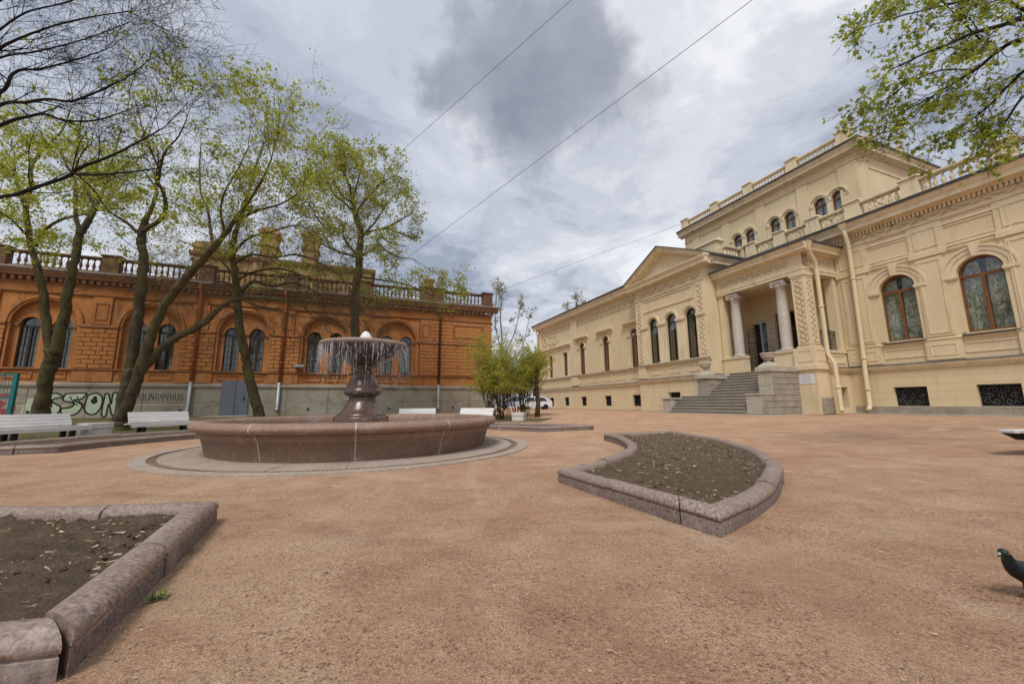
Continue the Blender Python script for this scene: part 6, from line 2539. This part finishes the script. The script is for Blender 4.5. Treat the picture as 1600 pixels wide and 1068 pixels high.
t4base = P(555, 640, 22)
t4org = Vector((t4base.x, t4base.y, gz(t4base.x, t4base.y) - .03))
make_tree('tree', 'round-crowned olive green tree rising right behind the fountain jet', [
    [(555, 640, 6.8), (556, 560, 6.8), (555, 518, 6.4), (555, 470, 6.4), (560, 425, 6), (561, 392, 5.5), (564, 368, 5.1), (555, 335, 4.2), (551, 311, 2.5), (543, 281, 1.9), (530, 258, 1.2), (522, 240, 0.87)],
    [(555, 336, 2.2), (542, 320, 1.9), (521, 302, 1.5), (509, 275, 0.99), (500, 255, 0.62)],
    [(556, 332, 2.2), (572, 311, 1.9), (593, 288, 1.4), (602, 272, 0.87), (612, 255, 0.62)],
    [(564, 371, 2.5), (576, 362, 2.1), (602, 356, 1.6), (626, 343, 1.1), (642, 335, 0.74)],
    [(566, 366, 1.9), (584, 350, 1.5), (600, 325, 1.1), (620, 300, 0.74)],
    [(562, 401, 2.1), (587, 386, 1.6), (592, 371, 1.2), (612, 380, 0.87), (635, 385, 0.62)],
    [(556, 396, 2.1), (537, 371, 1.6), (536, 350, 1.2), (520, 335, 0.87)],
    [(560, 402, 2.1), (527, 392, 1.7), (497, 377, 1.2), (467, 346, 0.74)],
    [(551, 312, 1.6), (560, 280, 1.2), (566, 250, 0.87), (560, 230, 0.62)],
    [(552, 318, 1.5), (530, 300, 1.2), (515, 265, 0.74)],
    [(512, 360, 1.5), (494, 338, 1.1), (480, 310, .8), (474, 292, .6)],
    [(497, 377, 1.3), (480, 384, 1), (468, 398, .6)],
    [(604, 356, 1.7), (630, 366, 1.2), (648, 372, .8), (655, 360, .5)],
    [(590, 380, 1.5), (618, 400, 1.1), (645, 404, .6)],
    [(596, 285, 1.4), (620, 275, 1), (634, 285, .6)],
    [(512, 280, 1.3), (492, 268, .9), (482, 272, .5)],
    [(560, 432, 1.9), (600, 438, 1.4), (640, 446, 0.99), (672, 460, 0.62)]],
    22, 'bark', 'bark_twig', 'leaf_olive', cfg=dict(fwd=.8, env=lambda v: env4(_t4c, 3.75, 3.6, 4.3, None)(v + t4org) or (v + t4org).z < _t4c.z - 3.0),
    nleaf=24000, size=.13, spread=.2, spawn=1.0, L0=2.5, start=.6, leaf_ok=lambda v: v.z > 6.9 and ((v.x - _t4c.x) ** 2 + (v.y - _t4c.y) ** 2 + ((v.z - _t4c.z) * .87) ** 2 > 1.9 ** 2 or RND.random() < .3), group='spring trees in front of the terracotta building', droop=.1)

# dark bare branches reaching in at the upper left
make_tree('bare_tree', 'dark leafless branches of a nearer tree reaching in from the upper left corner', [
    [(-190, 720, 26), (-185, 560, 24), (-170, 420, 22), (-150, 330, 20)],
    [(-168, 400, 15), (-90, 340, 9), (-40, 318, 6.5), (0, 308, 5), (30, 302, 4.6), (70, 288, 4.2), (105, 276, 3.8), (125, 262, 3.4), (170, 245, 2.6), (220, 220, 1.8), (258, 198, 1)],
    [(118, 272, 3), (150, 273, 2.4), (190, 270, 1.8), (245, 263, 1.1)],
    [(-150, 330, 12), (-60, 240, 7), (0, 196, 4.2), (45, 182, 3.4), (70, 178, 3), (100, 188, 2.4), (150, 188, 1.8), (200, 172, 1)],
    [(-150, 332, 12), (-70, 210, 7), (0, 164, 4.4), (40, 160, 3.6), (75, 155, 3.2), (112, 158, 2.6), (152, 143, 2), (200, 120, 1.2), (235, 92, .8)],
    [(-155, 345, 13), (-90, 220, 8), (-20, 160, 5), (8, 138, 4), (18, 118, 3.4), (34, 109, 3), (62, 108, 2.4), (110, 96, 1.8), (165, 78, 1)],
    [(-150, 330, 14), (-110, 190, 9), (-50, 110, 5), (10, 70, 3), (70, 45, 2.2), (135, 28, 1.5), (200, 18, 1)],
    [(-110, 190, 8), (-70, 60, 5), (0, 0, 3), (60, -30, 2.2), (140, -40, 1.2)],
    [(-60, 120, 4), (0, 90, 2.8), (60, 80, 2), (130, 62, 1.4), (190, 40, 1)],
    [(-20, 60, 3), (40, 20, 2.2), (100, 5, 1.6), (165, -20, 1)]],
    9.5, 'bark_dark', 'bark_dark', None, cfg=dict(kids=[5, 4, 2, 0], fwd=1.25, up=[.02, .03, .03, .02], rmin=.0025, wob=[.2, .26, .32, .38]), nleaf=0, spawn=1.0, L0=1.7, start=1.0)

# maple boughs hanging in at the upper right; its trunk stands outside the picture
rt = thing('maple_tree', 'maple bough with fresh green leaves hanging in at the upper right corner', 'tree', (13.5, 6.0, gz(13.5, 6.0)))
ro_ = Vector(rt.location)
D5 = 6.6
LIMB = [[Vector((13.5, 6.0, -.05)), Vector((13.4, 6.0, 2.5)), Vector((13.2, 6.1, 5.0)), Vector((12.6, 6.3, 7.2)), Vector((12, 6.5, 9.5))]]
LR_ = [[.3, .26, .23, .2, .12]]
for L in ([(1760, 60, 12), (1660, 30, 9), (1600, 28, 7), (1565, 40, 5), (1520, 52, 4), (1480, 70, 3.2), (1440, 86, 2.2), (1390, 110, 1.2)],
          [(1700, 60, 9), (1600, 62, 6), (1560, 80, 4.6), (1530, 105, 3.6), (1490, 130, 2.6), (1440, 160, 1.8), (1390, 185, 1)],
          [(1640, 40, 7), (1590, 10, 4), (1545, -5, 3), (1480, 8, 2.2), (1420, 22, 1.5), (1360, 40, .9)],
          [(1720, 110, 8), (1620, 105, 5), (1580, 130, 3.4), (1545, 165, 2.4), (1500, 200, 1.6), (1450, 225, 1)],
          [(1640, 120, 5), (1600, 150, 3), (1575, 185, 2), (1550, 225, 1.2)],
          [(1560, 80, 3), (1530, 60, 2), (1500, 30, 1.5), (1460, -10, 1)],
          [(1520, 110, 2.4), (1470, 110, 1.8), (1420, 130, 1.3), (1370, 165, .9), (1345, 170, .7)],
          [(1500, 125, 2), (1465, 145, 1.6), (1430, 180, 1.2), (1400, 205, .8)],
          [(1640, -60, 7), (1560, -50, 4), (1480, -40, 2.6), (1400, -10, 1.6), (1350, 20, .9)]):
    ex = RND.uniform(-.9, .9)
    LIMB.append([P(q[0], q[1], D5 + ex * (i / len(L)) + (1.2 if i == 0 else 0)) for i, q in enumerate(L)])
    LR_.append([q[2] * .62 / FPX * D5 for q in L])
mt, mb_, tips = MB(), MB(), []
CF = dict(BASE)
CF.update(kids=[4, 3, 0], seg=[5, 4, 3], wob=[.3, .35, .4], up=[-.03, -.04, -.05], fwd=1.2, rmin=.0022)
for L, rr in zip(LIMB, LR_):
    C4 = curve([(p_.x, p_.y, p_.z, r_) for p_, r_ in zip(L, rr)], 6)
    mt.tube([Vector(q[:3]) - ro_ for q in C4], [q[3] for q in C4], 8, True, raw=True)
    if L is LIMB[0]:
        continue
    n_ = len(C4)
    for q in range(22):
        t = RND.uniform(.22, 1) * (n_ - 1)
        i = min(int(t), n_ - 2)
        a, b = Vector(C4[i][:3]), Vector(C4[i + 1][:3])
        grow(mb_, tips, a.lerp(b, t - i) - ro_, ((b - a).normalized() * 1.0 + rdir() * .9).normalized(), RND.uniform(.28, .62), min(.009, C4[i][3] * .6), 0, CF)
    a = Vector(C4[-1][:3])
    grow(mb_, tips, a - ro_, (a - Vector(C4[-4][:3])).normalized(), .4, .005, 0, CF)
mt2 = obj('trunk', mt, 'bark_dark', rt)
obj('twigs', mb_, 'bark_dark', rt, kind='stuff')


def maple_leaf_pts():
    out = []
    for k in range(10):
        a = PI * 2 * k / 10
        r_ = (.5 if k % 2 == 0 else .27) * (1.0 if k != 5 else .5)
        out.append((r_ * math.cos(a), r_ * math.sin(a), -.10 * abs(math.sin(a)) + .02 * (k % 3)))
    return out


LP = maple_leaf_pts()
lm = MB()
lm.raw([(0, 0, .03)] + LP, [(0, i + 1, (i + 1) % 10 + 1) for i in range(10)])
LMESH = [lm.mesh('leaf')]
LMESH[0].materials.append(MATS['leaf_maple'])
ml_ = MB()
nl = 0
cand = [t for t in tips]
RND.shuffle(cand)
for q in range(3900):
    p_, d = cand[(q // 3) % len(cand)]
    c = p_ + Vector((RND.gauss(0, .05), RND.gauss(0, .05), RND.gauss(0, .05) - .03))
    s_ = .092 * RND.uniform(.5, 1.25)
    nrm = (rdir() + Vector((0, 0, .7))).normalized()
    qd = nrm.to_track_quat('Z', 'Y')
    rot = Matrix.Rotation(RND.uniform(0, 2 * PI), 4, 'Z')
    M_ = Matrix.Translation(c) @ qd.to_matrix().to_4x4() @ rot @ Matrix.Scale(s_, 4)
    if nl < 300 and (c + ro_).x < 9.2 and s_ > .085:
        o = obj('leaf', LMESH[0], None, rt)
        o.matrix_local = M_
        nl += 1
    else:
        pts = [(0, 0, .03)] + LP
        ml_.raw([tuple(M_ @ Vector(v)) for v in pts], [(0, i + 1, (i + 1) % 10 + 1) for i in range(10)])
obj('crown', ml_, 'leaf_maple', rt, kind='stuff')


def shrub(name, label, px, py, depth, w_px, top_px, n_st, nleaf, size, leafm_, cat, lean=1.0, trunk=None, low=.35):
    base = P(px, py, depth)
    base.z = gz(base.x, base.y)
    W, H = w_px / FPX * depth / 2, (py - top_px) / FPX * depth
    root = thing(name, label, cat, base)
    mt, mb_, tips = MB(), MB(), []
    if trunk:
        pts = [(RND.gauss(0, .02), RND.gauss(0, .02), H * t) for t in (0, .2, .4, .6, .8)]
        mt.tube(pts, [trunk, trunk * .8, trunk * .75, trunk * .5, trunk * .25], 8, raw=True)
    C_ = dict(BASE)
    C_.update(seg=[6, 4, 3], kids=[6, 4, 0], wob=[.16, .3, .4], up=[.10, .08, .03], ratio=.42, fwd=1.1, rmin=.003)
    for q in range(n_st):
        a = RND.uniform(0, 2 * PI)
        rr = RND.random() ** .6
        o_ = Vector((RND.gauss(0, W * .16), RND.gauss(0, W * .16), 0)) if not trunk else Vector((0, 0, H * RND.uniform(.28, .62)))
        tgt = Vector((W * rr * math.cos(a), W * .9 * rr * math.sin(a), H * RND.uniform(.72, 1.0) * math.sqrt(max(.25, 1 - .55 * rr * rr))))
        d = tgt - o_
        grow(mb_, tips, o_, d.normalized(), d.length * .95, .022 if not trunk else .014, 0, C_)
    obj('trunk' if trunk else 'stems', mt if trunk else mb_, 'bark', root) if trunk else obj('stems', mb_, 'bark', root, kind='stuff')
    if trunk:
        obj('twigs', mb_, 'bark', root, kind='stuff')
    ml_ = MB()
    leaves(ml_, tips, nleaf, size, .10, lambda v: v.z > H * low, .2)
    obj('crown', ml_, leafm_, root, kind='stuff')
    return root


shrub('willow_shrub', 'broad yellow-green willow shrub with many slanting stems right of the benches', 774, 650, 21.5, 128, 532, 40, 30000, .066, 'leaf_willow', 'shrub')
shrub('willow_shrub', 'smaller yellow-green willow shrub squeezed between the big one and the thin dark trunk', 815, 648, 23, 92, 538, 26, 16000, .066, 'leaf_willow', 'shrub')
shrub('young_tree', 'young yellow-green tree with dark trunk in front of the parked car', 840, 650, 22.5, 104, 536, 28, 13000, .066, 'leaf_willow', 'tree', trunk=.16, low=.42)
# sparse tall tree and far crowns
make_tree('tall_tree', 'tall sparse tree with small dark leaf tufts between the two buildings', [
    [(788, 640, 1.7), (786, 580, 1.4), (784, 530, 1.1), (782, 495, 0.77), (784, 468, 0.44)],
    [(786, 560, 0.88), (800, 530, 0.72), (808, 505, 0.55), (812, 485, 0.33)],
    [(785, 550, 0.83), (776, 520, 0.61), (774, 490, 0.44), (776, 460, 0.28)],
    [(786, 575, 0.83), (812, 550, 0.66), (822, 520, 0.44), (826, 500, 0.28)]],
    40, 'bark', 'bark_twig', 'leaf_far', cfg=dict(kids=[4, 3, 0], seg=[4, 3, 3], up=[.25, .2, .1], wob=[.15, .2, .3]), nleaf=1500, size=.17, spread=.2, spawn=.45, L0=1.2, start=.3)
make_tree('far_tree', 'far green treetop showing above the left end of the palace roof', [
    [(898, 625, 4), (898, 540, 3.4), (898, 500, 2.4), (900, 482, 1.2), (902, 470, .6)],
    [(898, 505, 1.8), (890, 490, 1.2), (886, 480, .6)], [(899, 500, 1.8), (908, 484, 1.2), (911, 474, .6)]],
    75, 'bark', 'bark_twig', 'leaf_far', cfg=dict(kids=[4, 3, 0], seg=[4, 3, 3], up=[.25, .2, .1]), nleaf=1300, size=.26, spread=.3, spawn=.5, L0=1.6, start=.5)

# ------------------------------------------------------------------ parked cars beyond the shrubs
def car(label, px, depth, rz, paint, sc=1.0):
    p_ = P(px, 640, depth)
    t = thing('parked_car', label, 'car', (p_.x, p_.y, .3), rz, None)
    t.scale = (sc, sc, sc)
    prof = [(-2.15, .32), (-2.2, .62), (-2.1, .86), (-1.25, 1.0), (-.7, 1.42), (.1, 1.5), (1.25, 1.46), (1.85, 1.08), (2.12, .98), (2.2, .6), (2.15, .32)]
    m = MB()
    k = len(prof)
    pts = []
    for d, ins in ((-.82, .10), (-.72, 0.0), (.72, 0.0), (.82, .10)):
        for x, z in prof:
            tuck = .0 if z < 1.0 else (z - 1.0) * .38
            dd = d - math.copysign(tuck, d)
            pts.append((x * (1 - ins * .25), dd, z - (ins * .35 if z > .5 else 0)))
    fs = []
    for j in range(3):
        for i in range(k):
            i2 = (i + 1) % k
            fs.append((j * k + i, j * k + i2, (j + 1) * k + i2, (j + 1) * k + i))
    fs += [tuple(range(k)), tuple(range(4 * k - 1, 3 * k - 1, -1))]
    m.add(pts, fs)
    obj('body', m, paint, t)
    for d in (-1, 1):
        for poly in ([(-1.1, 1.0), (-.62, 1.35), (.05, 1.4), (.05, 1.0)], [(.13, 1.0), (.13, 1.4), (1.2, 1.36), (1.55, 1.02)]):
            m = MB()
            m.add([(x, d * (.835 - (z - 1.0) * .38), z) for x, z in poly] + [(x, d * (.70 - (z - 1.0) * .38), z) for x, z in poly], [(0, 1, 2, 3), (7, 6, 5, 4), (0, 4, 5, 1), (1, 5, 6, 2), (2, 6, 7, 3), (3, 7, 4, 0)])
            obj('side_window', m, 'car_glass', t)
        for x in (-1.35, 1.35):
            m = MB()
            yy = -d * .74
            pts = [(.0, 0), (.2, .0), (.31, .02), (.33, .08), (.31, .16), (.0, .17)]
            seg = 16
            vv_, ff_ = [], []
            for r_, h in pts:
                for i in range(seg):
                    a = 2 * PI * i / seg
                    vv_.append((x + r_ * math.cos(a), yy - d * (h - .08), .31 + r_ * math.sin(a)))
            for j in range(len(pts) - 1):
                for i in range(seg):
                    ff_.append((j * seg + i, j * seg + (i + 1) % seg, (j + 1) * seg + (i + 1) % seg, (j + 1) * seg + i))
            m.raw(vv_, ff_)
            obj('wheel', m, 'rubber', t)
        m = MB()
        m.box(2.13, 2.21, d * .62 - .12, d * .62 + .12, .72, .9)
        obj('tail_lamp', m, 'lamp_red', t)
    m = MB()
    m.box(2.12, 2.24, -.75, .75, .34, .52)
    obj('bumper', m, 'car_glass', t)
    return t


car('white parked car behind the young tree near the palace corner', 833, 42, R(6), 'car_white', .92)
car('grey-blue parked car seen through the willow stems', 806, 46, R(4), 'car_blue', 1.0)

# ------------------------------------------------------------------ overhead cables
for lb, a, b, sag in (('upper thin black cable crossing the sky above the round tree', P(487, 361, 31), P(1010, -104, 17), .0),
                      ('long thin black cable crossing the middle of the sky', P(586, 440, 30.5), P(1430, -190, 11), .0),
                      ('short thin cable between the palace roof corner and the terracotta building', P(772, 457, 29), P(1072, 347, 34), .0)):
    m = MB()
    o_ = a
    pts = [a.lerp(b, t / 24) - o_ - Vector((0, 0, sag * 4 * (t / 24) * (1 - t / 24))) for t in range(25)]
    m.tube(pts, .011, 5, raw=True)
    tag(obj('cable', m, 'wire', None, tuple(o_)), lb, 'cable', 'overhead cables')

# ------------------------------------------------------------------ pigeon at the right edge
def loft(m, rings, seg=14):
    """rings: (x, z, half width, half height)"""
    pts, fs = [], []
    for x, z, wy, hz in rings:
        for i in range(seg):
            a = 2 * PI * i / seg
            pts.append((x, wy * math.cos(a), z + hz * math.sin(a)))
    for j in range(len(rings) - 1):
        for i in range(seg):
            i2 = (i + 1) % seg
            fs.append((j * seg + i, j * seg + i2, (j + 1) * seg + i2, (j + 1) * seg + i))
    fs += [tuple(range(seg - 1, -1, -1)), tuple((len(rings) - 1) * seg + i for i in range(seg))]
    m.raw(pts, fs, True)


d = ray(1616, 936)
pp = Vector((0, 0, EYE)) + d * (-EYE / d.z)
pg = thing('pigeon', 'dark pigeon standing on gravel at the right edge of the picture', 'pigeon', (pp.x, pp.y, 0), R(188))
m = MB()
loft(m, [(-.205, .078, .018, .003), (-.16, .086, .026, .007), (-.12, .094, .034, .016), (-.08, .104, .046, .032), (-.04, .112, .056, .045), (.0, .118, .060, .051), (.04, .126, .057, .050), (.07, .139, .048, .044), (.093, .158, .036, .036), (.108, .180, .027, .028)])
obj('body', m, 'pigeon', pg)
m = MB()
loft(m, [(.085, .150, .040, .040), (.100, .172, .031, .031), (.110, .192, .025, .026), (.119, .209, .024, .0245), (.130, .217, .021, .021), (.141, .216, .013, .014), (.147, .214, .005, .006)])
hd = obj('head', m, 'pigeon_neck', pg)
m = MB()
loft(m, [(.143, .211, .006, .006), (.155, .207, .0045, .0045), (.168, .201, .001, .0015)], 8)
obj('beak', m, 'frame_dark', hd)
m = MB()
loft(m, [(.146, .216, .002, .002), (.151, .2155, .006, .005), (.158, .2105, .002, .002)], 8)
obj('cere', m, 'beak', hd)
for sy in (-1, 1):
    m = MB()
    m.lathe([(.0005, -.004), (.0035, -.002), (.004, 0), (.0035, .002), (.0005, .004)], (0, 0), 8)
    m.v = [(x + .129, y + sy * .0205, z + .219) for x, y, z in m.v]
    obj('eye', m, 'eye', hd)
    m = MB()                                   # folded wing
    pts, fs = [], []
    for x, zt, zb, off in ((.055, .150, .112, .050), (.02, .160, .100, .062), (-.03, .155, .094, .064), (-.08, .138, .092, .056), (-.13, .115, .088, .042), (-.175, .098, .084, .028), (-.205, .088, .084, .018)):
        for k in range(4):
            f = k / 3
            pts.append((x, sy * (off - .012 * (1 - math.sin(PI * f)) - (.02 if k == 3 else 0)), zb + (zt - zb) * f))
    for j in range(6):
        for k in range(3):
            fs.append((j * 4 + k, j * 4 + k + 1, (j + 1) * 4 + k + 1, (j + 1) * 4 + k))
    m.raw(pts, fs, True)
    obj('wing', m, 'pigeon_wing', pg)
    m = MB()
    m.tube([(-.01, sy * .026, .085), (.004, sy * .026, .045), (-.004, sy * .026, .006)], [.010, .0045, .004], 6, raw=True)
    for a in (-.5, 0, .5, PI):
        m.tube([(-.004, sy * .026, .006), (-.004 + .03 * math.cos(a), sy * .026 + .03 * math.sin(a), .003)], [.004, .002], 5, raw=True)
    obj('leg', m, 'leg_red', pg)
